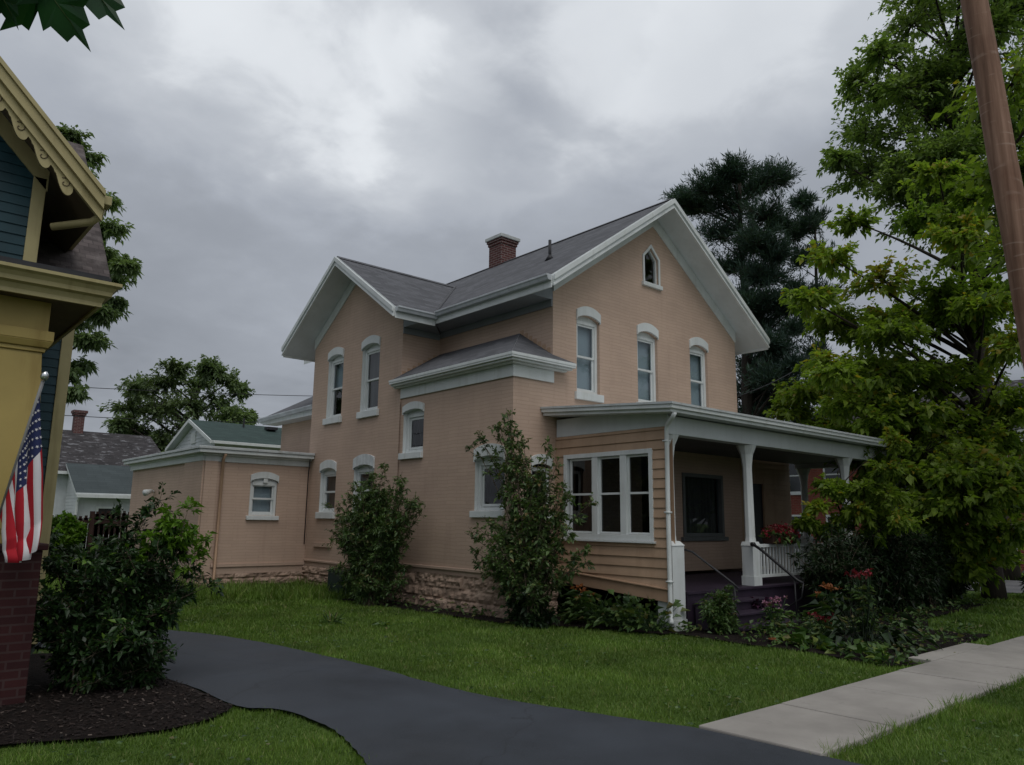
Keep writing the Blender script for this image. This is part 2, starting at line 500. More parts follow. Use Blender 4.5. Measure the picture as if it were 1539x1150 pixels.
def leaves_np(P, D, size, width=.5, droop=.25, sizevar=.45, rnd=None, fold=.15):
    """pointed leaves: P base points, D directions; each leaf = 2 quads sharing a folded midrib (6 verts)"""
    n = len(P)
    D = D / np.maximum(np.linalg.norm(D, axis=1, keepdims=True), 1e-6)
    L = size * (1 + sizevar * rng.normal(size=n)).clip(.4, 1.8)
    rv = rng.normal(size=(n, 3)); rv[:, 2] *= .5
    S = np.cross(D, np.array([0, 0, 1.0]) + .55 * rv)
    S /= np.maximum(np.linalg.norm(S, axis=1, keepdims=True), 1e-6)
    U = np.cross(S, D)
    L1 = L[:, None]; W = (L * width * .5)[:, None]
    dz = np.zeros((n, 3)); dz[:, 2] = -droop * L
    a = P
    m = P + D * L1 * .5 + U * (L1 * fold * .5) * 0
    t = P + D * L1 + dz
    l = P + D * L1 * .42 + S * W + U * W * fold * 2 + dz * .2
    r = P + D * L1 * .42 - S * W + U * W * fold * 2 + dz * .2
    V = np.stack([a, l, t, r], 1).reshape(-1, 3)
    i = np.arange(n)[:, None] * 4
    F = np.concatenate([i + np.array([[0, 1, 2]]), i + np.array([[0, 2, 3]])], 1).reshape(-1, 3)
    if rnd is None: rnd = rng.random(n)
    return V, F, np.repeat(rnd, 4)

def unit(n, zs=1.0):
    v = rng.normal(size=(n, 3)); v /= np.linalg.norm(v, axis=1, keepdims=True); v[:, 2] *= zs
    return v

def wall_faces(mb, T, outer, holes, reveal=.14, mi=0, mr=None):
    bm = bmesh.new()
    edges = []
    for loop in [outer] + holes:
        vs = [bm.verts.new((u, v, 0)) for u, v in loop]
        for i in range(len(vs)): edges.append(bm.edges.new((vs[i], vs[(i + 1) % len(vs)])))
    bmesh.ops.triangle_fill(bm, use_beauty=True, use_dissolve=False, edges=edges, normal=(0, 0, 1))
    bm.verts.index_update()
    vs = [T(v.co.x, v.co.y, 0) for v in bm.verts]
    mb.add(vs, [tuple(v.index for v in f.verts) for f in bm.faces], mi)
    bm.free()
    for h in holes:
        n = len(h)
        mb.add([T(u, v, 0) for u, v in h] + [T(u, v, -reveal) for u, v in h], [(i, (i + 1) % n, n + (i + 1) % n, n + i) for i in range(n)], mi if mr is None else mr)

def arch(u0, u1, vs, rise, n=10):
    """points from right shoulder to left shoulder along a segmental arch"""
    c = (u0 + u1) / 2; h = (u1 - u0) / 2
    if rise <= 0: return [(u1, vs), (u0, vs)]
    rad = (h * h + rise * rise) / (2 * rise); a = math.asin(min(1, h / rad))
    return [(c + rad * math.sin(a - 2 * a * i / n), vs + rise - rad + rad * math.cos(a - 2 * a * i / n)) for i in range(n + 1)]

def opening(u0, u1, v0, vs, rise):
    return [(u0, v0), (u1, v0)] + arch(u0, u1, vs, rise)

def ring(mb, T, u0, u1, v0, v1, w, d0, d1, mi=0, wb=None):
    wb = w if wb is None else wb
    mb.bt(T, u0, u0 + w, v0, v1, d0, d1, mi); mb.bt(T, u1 - w, u1, v0, v1, d0, d1, mi)
    mb.bt(T, u0 + w, u1 - w, v1 - w, v1, d0, d1, mi); mb.bt(T, u0 + w, u1 - w, v0, v0 + wb, d0, d1, mi)

def sash_window(parent, T, u0, u1, v0, vs, rise, depth=.14, hood=.20, sill_h=.14, sill_ext=.06, shade='shade_grey', shade_v=0.0, crackle=False, square_head=True, hood_mat='white'):
    """double hung window in an arched opening; sub-parts: lintel, sill, sash x2, pane x2, shade"""
    hv = vs - .02                                  # head of the square frame
    m = MB()
    fw = .065
    ring(m, T, u0 + .004, u1 - .004, v0, hv, fw, -depth, -depth + .07, 0, .05)
    top = arch(u0 + .004, u1 - .004, vs, rise)      # filler board under the arch
    m.pt(T, [(u0 + .004, hv), (u1 - .004, hv)] + top, -depth + .004, -depth + .05, 0)
    # dark room behind
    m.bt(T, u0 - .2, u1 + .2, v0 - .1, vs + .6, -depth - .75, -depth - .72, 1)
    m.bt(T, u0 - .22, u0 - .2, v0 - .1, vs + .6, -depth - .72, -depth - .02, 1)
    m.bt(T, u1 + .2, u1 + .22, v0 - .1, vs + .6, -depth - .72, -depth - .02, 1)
    w = m.build('window', [M['white'], M['dark_room']], parent, bevel=.004)
    if hood:
        ext = .012
        hm = MB()
        inner = arch(u0 - .0, u1 + .0, vs, rise, 12); outer_ = arch(u0 - ext, u1 + ext, vs + hood - .03, rise + .02, 12)
        lowl = vs - .03
        pts = [(u1, lowl), ] + inner + [(u0, lowl), (u0 - ext, lowl)] + list(reversed(outer_)) + [(u1 + ext, lowl)]
        n = len(inner)
        # hood built as segments between the two arcs so that faces stay convex
        I = [(u1, lowl)] + inner + [(u0, lowl)]; O = [(u1 + ext, lowl)] + outer_ + [(u0 - ext, lowl)]
        for k in range(len(I) - 1):
            q = [I[k], O[k], O[k + 1], I[k + 1]]
            a = [T(x, y, .035) for x, y in q]
            hm.poly(a)
            hm.add([T(*O[k], 0), T(*O[k + 1], 0), T(*O[k + 1], .035), T(*O[k], .035)], [(0, 1, 2, 3)])
            hm.add([T(*I[k], -.02), T(*I[k + 1], -.02), T(*I[k + 1], .035), T(*I[k], .035)], [(0, 1, 2, 3)])
        for e in (0, -1):
            hm.add([T(*I[e], 0), T(*O[e], 0), T(*O[e], .035), T(*I[e], .035)], [(0, 1, 2, 3)])
        hm.build('lintel', M['oldwhite'] if crackle else M[hood_mat], w)
    if sill_h:
        MB().bt(T, u0 - sill_ext, u1 + sill_ext, v0 - sill_h, v0 - .003, -depth + .072, .06).build('sill', M['white'], w, bevel=.008)
    vm = (v0 + hv) / 2
    for lo, hi, dd in ((v0 + .05, vm + .02, -depth + .012), (vm - .02, hv - fw, -depth + .036)):
        s = MB(); ring(s, T, u0 + fw + .004, u1 - fw - .004, lo, hi, .042, dd - .018, dd + .014, 0)
        so = s.build('sash', M['white'], w, bevel=.003)
        MB().poly([T(u0 + fw + .03, lo + .03, dd), T(u1 - fw - .03, lo + .03, dd), T(u1 - fw - .03, hi - .03, dd), T(u0 + fw + .03, hi - .03, dd)]).build('pane', M['glass'], w)
    if shade:
        MB().poly([T(u0 - .05, v0 + (hv - v0) * shade_v, -depth - .06), T(u1 + .05, v0 + (hv - v0) * shade_v, -depth - .06), T(u1 + .05, hv, -depth - .06), T(u0 - .05, hv, -depth - .06)]).build('shade', M[shade], w)
    return w

def siding(mb, T, v0, v1, exp, intervals, d=0.0, lip=.018, mi=0):
    v = v0
    while v < v1 - .01:
        t = min(v + exp, v1)
        for u0, u1 in intervals(v, t):
            j = random.uniform(-.003, .003)
            a, b, c, e = T(u0, v, d + lip + j), T(u1, v, d + lip + j), T(u1, t + .004, d + .004), T(u0, t + .004, d + .004)
            f, g = T(u0, v, d), T(u1, v, d)
            h, i_ = T(u0, t + .004, d), T(u1, t + .004, d)
            mb.add([a, b, c, e, f, g, h, i_], [(0, 1, 2, 3), (4, 5, 1, 0), (0, 3, 6, 4), (1, 5, 7, 2)], mi)
        v = t

def cut(u0, u1, holes):
    """remove hole intervals from u0..u1"""
    seg = [(u0, u1)]
    for a, b in holes:
        out = []
        for s, e in seg:
            if b <= s or a >= e: out.append((s, e)); continue
            if a > s: out.append((s, a))
            if b < e: out.append((b, e))
        seg = out
    return seg

# ------------------------------------------------------------------ camera
CAM_H = 1.605
cd = bpy.data.cameras.new('camera'); cam = bpy.data.objects.new('camera', cd); COL.objects.link(cam)
fw_ = Vector((0.6443556, 0.74326809, 0.17988446)); rt_ = Vector((0.75414309, -0.65660652, 0.011665)); up_ = Vector((-0.12678353, -0.12814222, 0.98361858))
mw = Matrix((rt_, up_, -fw_)).transposed().to_4x4(); mw.translation = (0, 0, CAM_H)
cam.matrix_world = mw
cd.lens = 26.634; cd.sensor_width = 36; cd.sensor_fit = 'HORIZONTAL'; cd.clip_end = 3000; cd.clip_start = .05
sc.camera = cam

# ------------------------------------------------------------------ world and light
def dirv(u, v):
    d = fw_ * 1138.6 + rt_ * (u - 769.5) - up_ * (v - 575)
    return d.normalized()
wd = bpy.data.worlds.new('World'); sc.world = wd; wd.use_nodes = True
def build_world():
    nt = wd.node_tree; nt.nodes.clear()
    N = lambda k: nt.nodes.new(k)
    L = nt.links.new
    out = N('ShaderNodeOutputWorld'); bg = N('ShaderNodeBackground')
    L(bg.outputs[0], out.inputs[0])
    def mth(op, a, b=0.0, c=None):
        n = N('ShaderNodeMath'); n.operation = op
        for s, v in zip(n.inputs, (a, b) if c is None else (a, b, c)):
            if hasattr(v, 'is_output'): L(v, s)
            else: s.default_value = v
        return n.outputs[0]
    tc = N('ShaderNodeTexCoord'); g = tc.outputs['Generated']
    sep = N('ShaderNodeSeparateXYZ'); L(g, sep.inputs[0])
    z = mth('MAXIMUM', sep.outputs[2], 0.0)
    den = mth('ADD', z, .22)
    cx = mth('DIVIDE', sep.outputs[0], den); cy = mth('DIVIDE', sep.outputs[1], den)
    cmb = N('ShaderNodeCombineXYZ'); L(cx, cmb.inputs[0]); L(cy, cmb.inputs[1])
    def noise(sc_, det, rough, dist, off=(0, 0, 0)):
        mp = N('ShaderNodeMapping'); mp.inputs['Location'].default_value = off
        L(cmb.outputs[0], mp.inputs[0])
        n = N('ShaderNodeTexNoise'); n.inputs['Scale'].default_value = sc_; n.inputs['Detail'].default_value = det
        n.inputs['Roughness'].default_value = rough; n.inputs['Distortion'].default_value = dist
        L(mp.outputs[0], n.inputs['Vector'])
        return n.outputs['Fac']
    n1 = noise(.9, 5, .5, .35, (3.1, 1.7, 0)); n2 = noise(2.4, 6, .52, .25, (7.7, 4.2, 0))
    n3 = noise(5.5, 5, .55, .3, (2.2, 8.1, 0))
    ns = mth('ADD', mth('ADD', mth('MULTIPLY', n1, .55), mth('MULTIPLY', n2, .40)), mth('MULTIPLY', mth('SUBTRACT', n3, .5), .20))
    ns = mth('ADD', ns, .025)      # about 0.5
    dev = mth('SUBTRACT', ns, .5)
    def lobe(d, lo, hi):
        """smooth blob of light round direction d, edges broken up by the cloud noise"""
        dp = N('ShaderNodeVectorMath'); dp.operation = 'DOT_PRODUCT'
        L(g, dp.inputs[0]); dp.inputs[1].default_value = d
        v = mth('ADD', dp.outputs['Value'], mth('MULTIPLY', dev, .12))
        mr = N('ShaderNodeMapRange'); mr.interpolation_type = 'SMOOTHERSTEP'
        L(v, mr.inputs[0]); mr.inputs[1].default_value = math.cos(lo); mr.inputs[2].default_value = math.cos(hi)
        return mr.outputs[0]
    el = N('ShaderNodeMapRange'); el.interpolation_type = 'SMOOTHSTEP'
    L(sep.outputs[2], el.inputs[0]); el.inputs[1].default_value = .05; el.inputs[2].default_value = .62
    lum = mth('ADD', mth('MULTIPLY', el.outputs[0], .175), .325)
    lum = mth('ADD', lum, mth('MULTIPLY', dev, .52))
    for (u, v), lo, hi, a in (((440, 20), 17, 1, .20), ((425, 100), 9, 1, .16), ((1090, -20), 17, 2, .20), ((1010, 60), 9, 1, .12), ((1190, 190), 11, 1, -.09), ((760, 70), 8, 0, -.06), ((250, 330), 12, 1, -.03), ((640, 260), 9, 0, .04)):
        lum = mth('ADD', lum, mth('MULTIPLY', lobe(dirv(u, v), R(lo), R(hi)), a))
    # open bright cloud over the street behind the viewer
    lum = mth('ADD', lum, mth('MULTIPLY', lobe(Vector((-.25, -.75, .62)).normalized(), R(60), R(10)), .30))
    lum = mth('MAXIMUM', lum, .05)
    low = N('ShaderNodeMapRange'); L(sep.outputs[2], low.inputs[0]); low.inputs[1].default_value = -.02; low.inputs[2].default_value = .02
    lum = mth('MULTIPLY', lum, low.outputs[0])
    cr = N('ShaderNodeValToRGB'); L(lum, cr.inputs[0])
    e = cr.color_ramp.elements
    e[0].position = 0; e[0].color = (0, 0, 0, 1); e[1].position = 1; e[1].color = (.93, .965, 1.0, 1)
    m1 = cr.color_ramp.elements.new(.2); m1.color = (.183, .198, .226, 1)
    m2 = cr.color_ramp.elements.new(.45); m2.color = (.415, .446, .500, 1)
    sky = N('ShaderNodeTexSky'); sky.sky_type = 'NISHITA'; sky.sun_disc = False
    sky.sun_elevation = SUN_EL; sky.sun_rotation = SUN_ROT; sky.air_density = 1; sky.dust_density = 4
    sm = N('ShaderNodeVectorMath'); sm.operation = 'SCALE'; L(sky.outputs[0], sm.inputs[0]); sm.inputs['Scale'].default_value = .06
    mx = N('ShaderNodeMix'); mx.data_type = 'RGBA'; mx.inputs[0].default_value = .93
    L(sm.outputs[0], mx.inputs[6]); L(cr.outputs[0], mx.inputs[7])
    L(mx.outputs[2], bg.inputs[0]); bg.inputs[1].default_value = 1.0
SUN_EL = R(62)
sun_from = Vector((-.35, -.94, 0)).normalized()        # compass direction the light comes from
SUN_ROT = math.atan2(sun_from.x, sun_from.y)
build_world()
sd = bpy.data.lights.new('sun', 'SUN'); so = bpy.data.objects.new('sun', sd); COL.objects.link(so)
sd.energy = .95; sd.angle = R(40); sd.color = (1, .96, .90)
sv = Vector((sun_from.x * math.cos(SUN_EL), sun_from.y * math.cos(SUN_EL), math.sin(SUN_EL)))
so.rotation_euler = (-sv).to_track_quat('-Z', 'Y').to_euler(); so.location = (0, 0, 30)

# ------------------------------------------------------------------ ground
def ground_z(x, y):
    return 0.02 * mnoise.noise((x * .5, y * .5, 0))
def build_ground():
    m = MB()
    xs = [-900, -300, -100, -40, -20] + list(np.arange(-12, 40.1, 1.0)) + [60, 100, 300, 900]
    ys = [-900, -300, -100, -40] + list(np.arange(-16, 40.1, 1.0)) + [60, 100, 300, 900]
    V = [(x, y, -.012 + ground_z(x, y) * (1 if abs(x) < 60 and abs(y) < 60 else 0)) for y in ys for x in xs]
    n = len(xs)
    F = [(j * n + i, j * n + i + 1, (j + 1) * n + i + 1, (j + 1) * n + i) for j in range(len(ys) - 1) for i in range(n - 1)]
    m.add(V, F)
    struct(m.build('ground', M['lawn'], smooth=True))
build_ground()
DR = [(5.30, 3.84), (5.02, 4.6), (4.72, 5.6), (4.62, 6.4), (4.60, 7.4), (4.50, 8.6), (4.34, 9.8), (4.10, 10.8), (3.70, 11.8), (3.1, 12.8), (2.6, 14.5), (2.5, 18), (2.5, 26)]
DL = [(2.55, 3.84), (2.83, 4.7), (3.02, 5.4), (3.06, 5.9), (3.0, 6.4), (2.76, 6.75), (2.72, 7.7), (2.55, 9), (2.1, 11), (.9, 13), (.4, 14.5), (.3, 18), (.3, 26)]
def smooth(P, k=5, closed=False, jit=.010):
    # Catmull-Rom resampling with slightly ragged edges
    n = len(P); out = []
    for i in range(n if closed else n - 1):
        g = (lambda j: P[j % n]) if closed else (lambda j: P[min(max(j, 0), n - 1)])
        p0, p1, p2, p3 = g(i - 1), g(i), g(i + 1), g(i + 2)
        for q in range(k):
            t = q / k
            f = lambda a, b, c, d: .5 * (2 * b + (c - a) * t + (2 * a - 5 * b + 4 * c - d) * t * t + (3 * b - a - 3 * c + d) * t ** 3)
            out.append((f(p0[0], p1[0], p2[0], p3[0]) + random.uniform(-jit, jit), f(p0[1], p1[1], p2[1], p3[1]) + random.uniform(-jit, jit)))
    if not closed: out.append(P[-1])
    return out
DR, DL = smooth(DR, 8), smooth(DL, 8)
def strip_between(A, B, z):
    m = MB()
    n = min(len(A), len(B))
    V = []
    K = 6
    for (ax, ay), (bx, by) in zip(A[:n], B[:n]):
        for k in range(K + 1):
            t = k / K
            V.append((ax + (bx - ax) * t, ay + (by - ay) * t, z + .025 * math.sin(math.pi * t)))
    F = [(i * (K + 1) + k, i * (K + 1) + k + 1, (i + 1) * (K + 1) + k + 1, (i + 1) * (K + 1) + k) for i in range(n - 1) for k in range(K)]
    return m.add(V, F)
dm = strip_between([(5.75, -1.0), (5.37, 2.9)] + DR, [(2.1, -1.0), (2.4, 2.9)] + DL, .018)
struct(dm.build('driveway', M['asphalt'], smooth=True))
# sidewalk slabs with joints
sw = MB()
x = 5.31
k = 0
while x < 60:
    w = 1.23
    dz = random.uniform(-.006, .006)
    x0, x1 = x + .009, x + w - .009
    a, b = (5.31, 5.37) if k == 0 else (0, 0)
    sw.hexa([(x0 if k else 5.36, 2.84, -.05), (x1, 2.84, -.05), (x1, 3.83, -.05), (x0 if k else 5.31, 3.83, -.05),
             (x0 if k else 5.36, 2.84, .035 + dz), (x1, 2.84, .035 - dz), (x1, 3.83, .035 - dz), (x0 if k else 5.31, 3.83, .035 + dz)])
    x += w; k += 1
x = 2.4
while x > -14:
    sw.box(x - 1.218, x - .006, 2.84, 3.83, -.05, .032); x -= 1.23
struct(sw.build('sidewalk', M['concrete'], bevel=.012))
wk = MB()                                             # walk from the porch steps to the pavement
wk.box(10.0, 11.9, 3.845, 4.12, -.05, .03)
struct(wk.build('front_walk', M['concrete'], bevel=.006))
st = MB(); st.box(-60, 22.0, -9.0, -1.0, -.2, .012)
st.box(22.0, 27.0, -9.0, 80, -.2, .012)
st.box(27.0, 90.0, -9.0, -1.0, -.2, .012)
struct(st.build('street', M['street']))
kb = MB(); kb.box(-60, 2.0, -1.16, -1.0, -.2, .09); kb.box(5.85, 21.8, -1.16, -1.0, -.2, .09)
struct(kb.build('kerb', M['concrete'], bevel=.02))

MULCH = [(-1.5, 8.25), (-1.2, 6.9), (.2, 6.72), (1.04, 6.62), (1.55, 6.42), (2.06, 6.32), (2.45, 6.45), (2.72, 6.72), (2.70, 7.7), (2.62, 8.6), (2.3, 10.4), (1.2, 11.0), (-1.5, 11)]
MULCH = smooth(MULCH[1:6] , 8, jit=.012) + smooth(MULCH[5:8], 8, jit=.012)[1:] + MULCH[8:] + MULCH[:1]
BED = [(9.35, 6.0), (9.45, 4.95), (9.2, 4.1), (9.7, 3.87), (9.95, 4.15), (12.0, 4.15), (13.2, 4.2), (13.0, 5.0), (14.5, 5.6), (18.2, 5.8), (18.2, 7.2), (9.4, 7.2)]
FB = [(7.75, 14.2), (7.9, 12.2), (8.0, 10.8), (8.1, 9.4), (8.9, 8.2), (9.2, 7.2), (9.6, 7.2), (9.56, 9.8), (8.5, 9.8), (8.5, 13.4), (8.45, 14.2)]
for nm, P, z in (('mulch_bed', MULCH, .022), ('flower_bed', BED, .020), ('foundation_bed', FB, .018)):
    o = MB().poly([(x, y, z) for x, y in P]).build(nm, M['soil']); struct(o)

def inpoly(P, x, y):
    c = np.zeros(len(x), bool)
    n = len(P)
    for i in range(n):
        x1, y1 = P[i]; x2, y2 = P[(i + 1) % n]
        if y1 == y2: continue
        k = ((y1 > y) != (y2 > y)) & (x < (x2 - x1) * (y - y1) / (y2 - y1) + x1)
        c ^= k
    return c
DRIVE = [(5.75, -1.0), (5.37, 2.9)] + DR + list(reversed([(2.1, -1.0), (2.4, 2.9)] + DL))

def build_grass():
    P = []
    for (x0, x1, y0, y1, dens, hmax) in ((4.0, 9.8, 3.8, 8.0, 3000, .034), (3.2, 9.2, 8.0, 13.5, 1900, .038), (2.6, 8.6, 13.5, 17.3, 1200, .05),
                                         (-.3, 3.2, 3.84, 7.2, 4200, .034), (5.0, 12, -.4, 2.90, 3000, .04), (9.8, 22, 3.8, 7.0, 600, .05), (12, 22, .2, 2.9, 600, .05), (27, 42, 2, 22, 60, .12), (2.0, 6.3, 17, 24, 350, .09)):
        n = int((x1 - x0) * (y1 - y0) * dens)
        P.append(np.stack([rng.uniform(x0, x1, n), rng.uniform(y0, y1, n), np.full(n, hmax)], 1))
    P = np.concatenate(P)
    x, y = P[:, 0], P[:, 1]
    wob = .03 * np.sin(x * 7.3 + y * 3.1) + .025 * np.sin(x * 17 - y * 11)
    jx, jy = rng.normal(size=len(x)) * .032, rng.normal(size=len(x)) * .032
    bad = inpoly(DRIVE, x + wob + jx, y + wob + jy)
    for q in (MULCH, BED, FB): bad |= inpoly(q, x + wob, y + wob)
    bad |= (y + wob + jy > 2.875) & (y + wob + jy < 3.805) & (x > 5.3)
    bad |= (y > 2.84) & (y < 3.83) & (x < 2.4)
    bad |= (x > 8.45) & (y > 9.8) & (x < 16) | (x > 9.5) & (y > 7.2) & (x < 18.3) | (y > 17.3) & (x > 6.0)
    bad |= (x > 9.98) & (x < 11.92) & (y < 4.14) & (y > 3.8)
    P = P[~bad]; x, y = P[:, 0], P[:, 1]; n = len(P)
    cl = np.array([mnoise.noise((a * 1.6, b * 1.6, 2.0)) for a, b in zip(x, y)])
    h = P[:, 2] * (1 + .35 * rng.normal(size=n)).clip(.35, 2.2) * (1 + .5 * cl)
    edge = (np.abs(y - 2.86) < .09) & (x > 5.3)
    h = np.where(edge, h * 1.7, h)
    wl = (y > 13.2) & (x > 5.5) & (x < 8.5) & (y + (x - 6) * .5 > 15.2)       # unmown strip at the wall
    h = np.where(wl, h * 2.6 * (1 + .5 * rng.random(n)), h)
    w = .006 + .0035 * rng.random(n); w = w * np.where(P[:, 2] > .045, 1.5, 1) * (1 + np.maximum(0, np.hypot(x, y) - 6) * .13)
    a = rng.uniform(0, 2 * np.pi, n)
    bx, by = np.cos(a), np.sin(a)
    ln = h * rng.uniform(.15, .9, n); la = rng.uniform(0, 2 * np.pi, n)
    z0 = np.array([ground_z(p, q) for p, q in zip(x, y)]) - .014
    A = np.stack([x - bx * w / 2, y - by * w / 2, z0], 1); B = np.stack([x + bx * w / 2, y + by * w / 2, z0], 1)
    C = np.stack([x + np.cos(la) * ln, y + np.sin(la) * ln, z0 + h], 1)
    V = np.stack([A, B, C], 1).reshape(-1, 3)
    r = np.clip(.45 + .38 * cl + .22 * rng.normal(size=n), 0, 1)
    r = np.where(rng.random(n) < .03, 1, np.minimum(r, .88))
    o = np_mesh('grass', V, np.arange(3 * n).reshape(-1, 3), M['grass'], np.repeat(r, 3))
    o['kind'] = 'stuff'; o['category'] = 'grass'; o['label'] = 'short green lawn grass around the driveway and sidewalk'
build_grass()

def build_chips():
    n = 5200
    x = rng.uniform(-1.5, 2.75, n); y = rng.uniform(6.3, 8.8, n)
    k = inpoly(MULCH, x, y); x, y = x[k], y[k]; n = len(x)
    L = rng.uniform(.012, .055, n); W = rng.uniform(.006, .016, n); a = rng.uniform(0, np.pi, n)
    d = np.stack([np.cos(a), np.sin(a), rng.normal(size=n) * .25], 1); s = np.stack([-np.sin(a), np.cos(a), rng.normal(size=n) * .3], 1)
    c = np.stack([x, y, rng.uniform(.024, .04, n)], 1)
    V = np.stack([c - d * L[:, None] / 2 - s * W[:, None] / 2, c + d * L[:, None] / 2 - s * W[:, None] / 2, c + d * L[:, None] / 2 + s * W[:, None] / 2, c - d * L[:, None] / 2 + s * W[:, None] / 2], 1).reshape(-1, 3)
    o = np_mesh('mulch_chips', V, np.arange(4 * n).reshape(-1, 4), M['chip'], np.repeat(rng.random(n), 4))
    o['kind'] = 'stuff'; o['category'] = 'mulch'; o['label'] = 'dark bark mulch spread below the large bush'
build_chips()

# ------------------------------------------------------------------ the tan brick house
XM, XR, YM = 9.502, 15.524, 9.821          # main block: side wall, right wall, front wall
XW, YW, YWB = 8.521, 13.399, 17.449        # cross wing
XB = 8.546                                  # bay
XS, YP = 9.589, 7.324                       # porch end wall, porch front
ZE, ZR, OV = 5.931, 8.417, .542
XC = (XM + XR) / 2
SL = (ZR - ZE) / (XC - (XM - OV))
ZWE, ZWR, OW = 5.883, 7.617, .585
YC = (YW + YWB) / 2
SLW = (ZWR - ZWE) / (YC - (YW - OW))
house = thing('brick_house', 'two storey house of painted tan brick with grey gables, white trim and a front porch', 'house', (12.5, 12.5, 0))
TF = front(YM); TS = side(XW); TB = side(XB)
RT = .20                                    # roof thickness, vertical

def build_house():
    # ---- main block walls
    uz = lambda x: ZR - SL * abs(x - XC) - RT - .004
    W3 = [(10.13, 10.77), (11.92, 12.58), (13.72, 14.38)]
    m = MB()
    holes = [opening(a, b, 4.02, 5.46, .085) for a, b in W3]
    att = [(12.19, 6.63), (12.66, 6.63), (12.66, 7.20), (12.425, 7.44), (12.19, 7.20)]
    lowwin = opening(13.30, 14.78, 1.32, 2.66, 0)
    baywin = opening(8.98, 9.46, 1.76, 2.56, .05)
    outer = [(XB, .62), (XR, .62), (XR, uz(XR)), (XC, uz(XC)), (XM, uz(XM)), (XM, 4.33), (XB, 4.33)]
    wall_faces(m, TF, outer, holes + [att, lowwin, baywin], .14)
    # side wall above the bay, right wall, back wall
    m.poly([(XM, YM, 4.33), (XM, 18.6, 4.33), (XM, 18.6, uz(XM)), (XM, YM, uz(XM))])
    m.poly([(XR, YM, .0), (XR, 18.6, .0), (XR, 18.6, uz(XR)), (XR, YM, uz(XR))])
    m.poly([(XM, 18.6, 0), (XR, 18.6, 0), (XR, 18.6, uz(XR)), (XC, 18.6, uz(XC)), (XM, 18.6, uz(XM))])
    # ---- bay side wall
    bup = opening(-13.28, -12.54, 2.95, 3.78, .06); blo = opening(-10.85, -10.02, 1.78, 2.68, .07)
    wall_faces(m, TB, [(-YW - .09, .62), (-YM, .62), (-YM, 4.33), (-YW - .09, 4.33)], [bup, blo], .15, 0, 1)
    # ---- wing gable wall
    wz = lambda y: ZWR - SLW * abs(y - YC) - RT - .004
    ww = [opening(-16.68, -15.94, 3.98, 5.43, .08), opening(-15.06, -14.30, 3.98, 5.43, .08),
          opening(-16.78, -16.02, 1.76, 2.72, .07), opening(-15.19, -14.33, 1.76, 2.72, .07)]
    wall_faces(m, TS, [(-YWB, .5), (-YW, .5), (-YW, wz(YW)), (-YC, wz(YC)), (-YWB, wz(YWB))], ww, .15, 0, 1)
    m.poly([(XW, YW, 4.0), (XM + .5, YW, 4.0), (XM + .5, YW, wz(YW)), (XW, YW, wz(YW))])
    m.poly([(XW, YWB, 0), (XM + .5, YWB, 0), (XM + .5, YWB, wz(YWB)), (XW, YWB, wz(YWB))])
    m.bt(TS, -16.9, -16.05, .96, 1.05, .002, .05)                   # low brick sill course
    # ---- rear ell
    m.poly([(9.3, YWB, .3), (9.3, 20.9, .3), (9.3, 20.9, 4.44), (9.3, YWB, 4.44)])
    m.poly([(9.3, 20.9, .3), (13, 20.9, .3), (13, 20.9, 5.2), (9.3, 20.9, 4.44)])
    m.build('wall', [M['brick_tan'], M['white']], house)

    # ---- low rear addition
    a = MB()
    XA, YA = 6.0, 17.373
    TA = front(YA)
    aw = opening(7.06, 7.72, 1.66, 2.46, .07)
    wall_faces(a, TA, [(XA, .36), (XW - .002, .36), (XW - .002, 3.0), (XA, 3.0)], [aw], .10)
    a.poly([(XA, YA, .36), (XA, 23.1, .36), (XA, 23.1, 3.0), (XA, YA, 3.0)])
    a.poly([(XA, 23.1, .0), (9.2, 23.1, .0), (9.2, 23.1, 3.0), (XA, 23.1, 3.0)])
    a.box(XA - .06, XA - .002, YA + .01, YA + 1.25, .36, 2.9)         # thicker corner panel
    a.box(XA - .02, XA + .26, YA - .045, YA - .002, .36, 2.86)        # corner pilaster
    a.bt(TA, XA + .28, XW - .01, .52, .585, .002, .03)                # water table
    a.build('wall', M['brick_tan'], house)
    w = sash_window(house, TA, 7.06, 7.72, 1.66, 2.46, .07, depth=.10, hood=.16, sill_h=.10, shade='shade_grey', shade_v=.0, hood_mat='white')
    k = MB(); k.bt(TA, 7.36, 7.46, 2.42, 2.52, -.05, .03); k.build('keystone', M['white'], w, bevel=.005)
    k = MB(); k.bt(TA, 7.12, 7.66, 2.36, 2.455, -.05, -.015); k.build('head_board', M['white'], w)
    # addition roof and cornice
    r = MB()
    r.box(XA - .25, XW - .004, YA - .25, 23.35, 3.115, 3.175)
    r.build('roof', M['metal_roof'], house, bevel=.008)
    c = MB()
    c.box(XA - .22, XW - .006, YA - .22, YA - .10, 3.03, 3.113); c.box(XA - .22, XA - .10, YA - .098, 23.3, 3.03, 3.113)
    c.box(XA - .098, XW - .006, YA - .098, YA - .03, 2.985, 3.112, 0); c.box(XA - .098, XA - .03, YA - .03, 23.2, 2.985, 3.112, 0)
    c.box(XA - .03, XW - .006, YA - .028, YA - .003, 2.85, 3.03, 0); c.box(XA - .075, XA - .003, YA + .0, 23.12, 2.86, 3.03, 0)
    c.build('cornice', M['white'], house, bevel=.012)
    g = MB(); g.tube([(6.36, YA - .20, 3.03), (6.36, YA - .07, 2.90), (6.36, YA - .06, .35), (6.32, YA - .16, .26)], .035, 8)
    g.build('downspout', M['tan_trim'], house, smooth=True)
    g = MB(); g.tube([(XW - .10, YA - .20, 3.1), (XW - .10, YA - .16, 2.85), (XW - .06, YA - .06, 2.7), (XW - .06, YA - .05, 1.0)], .012, 6)
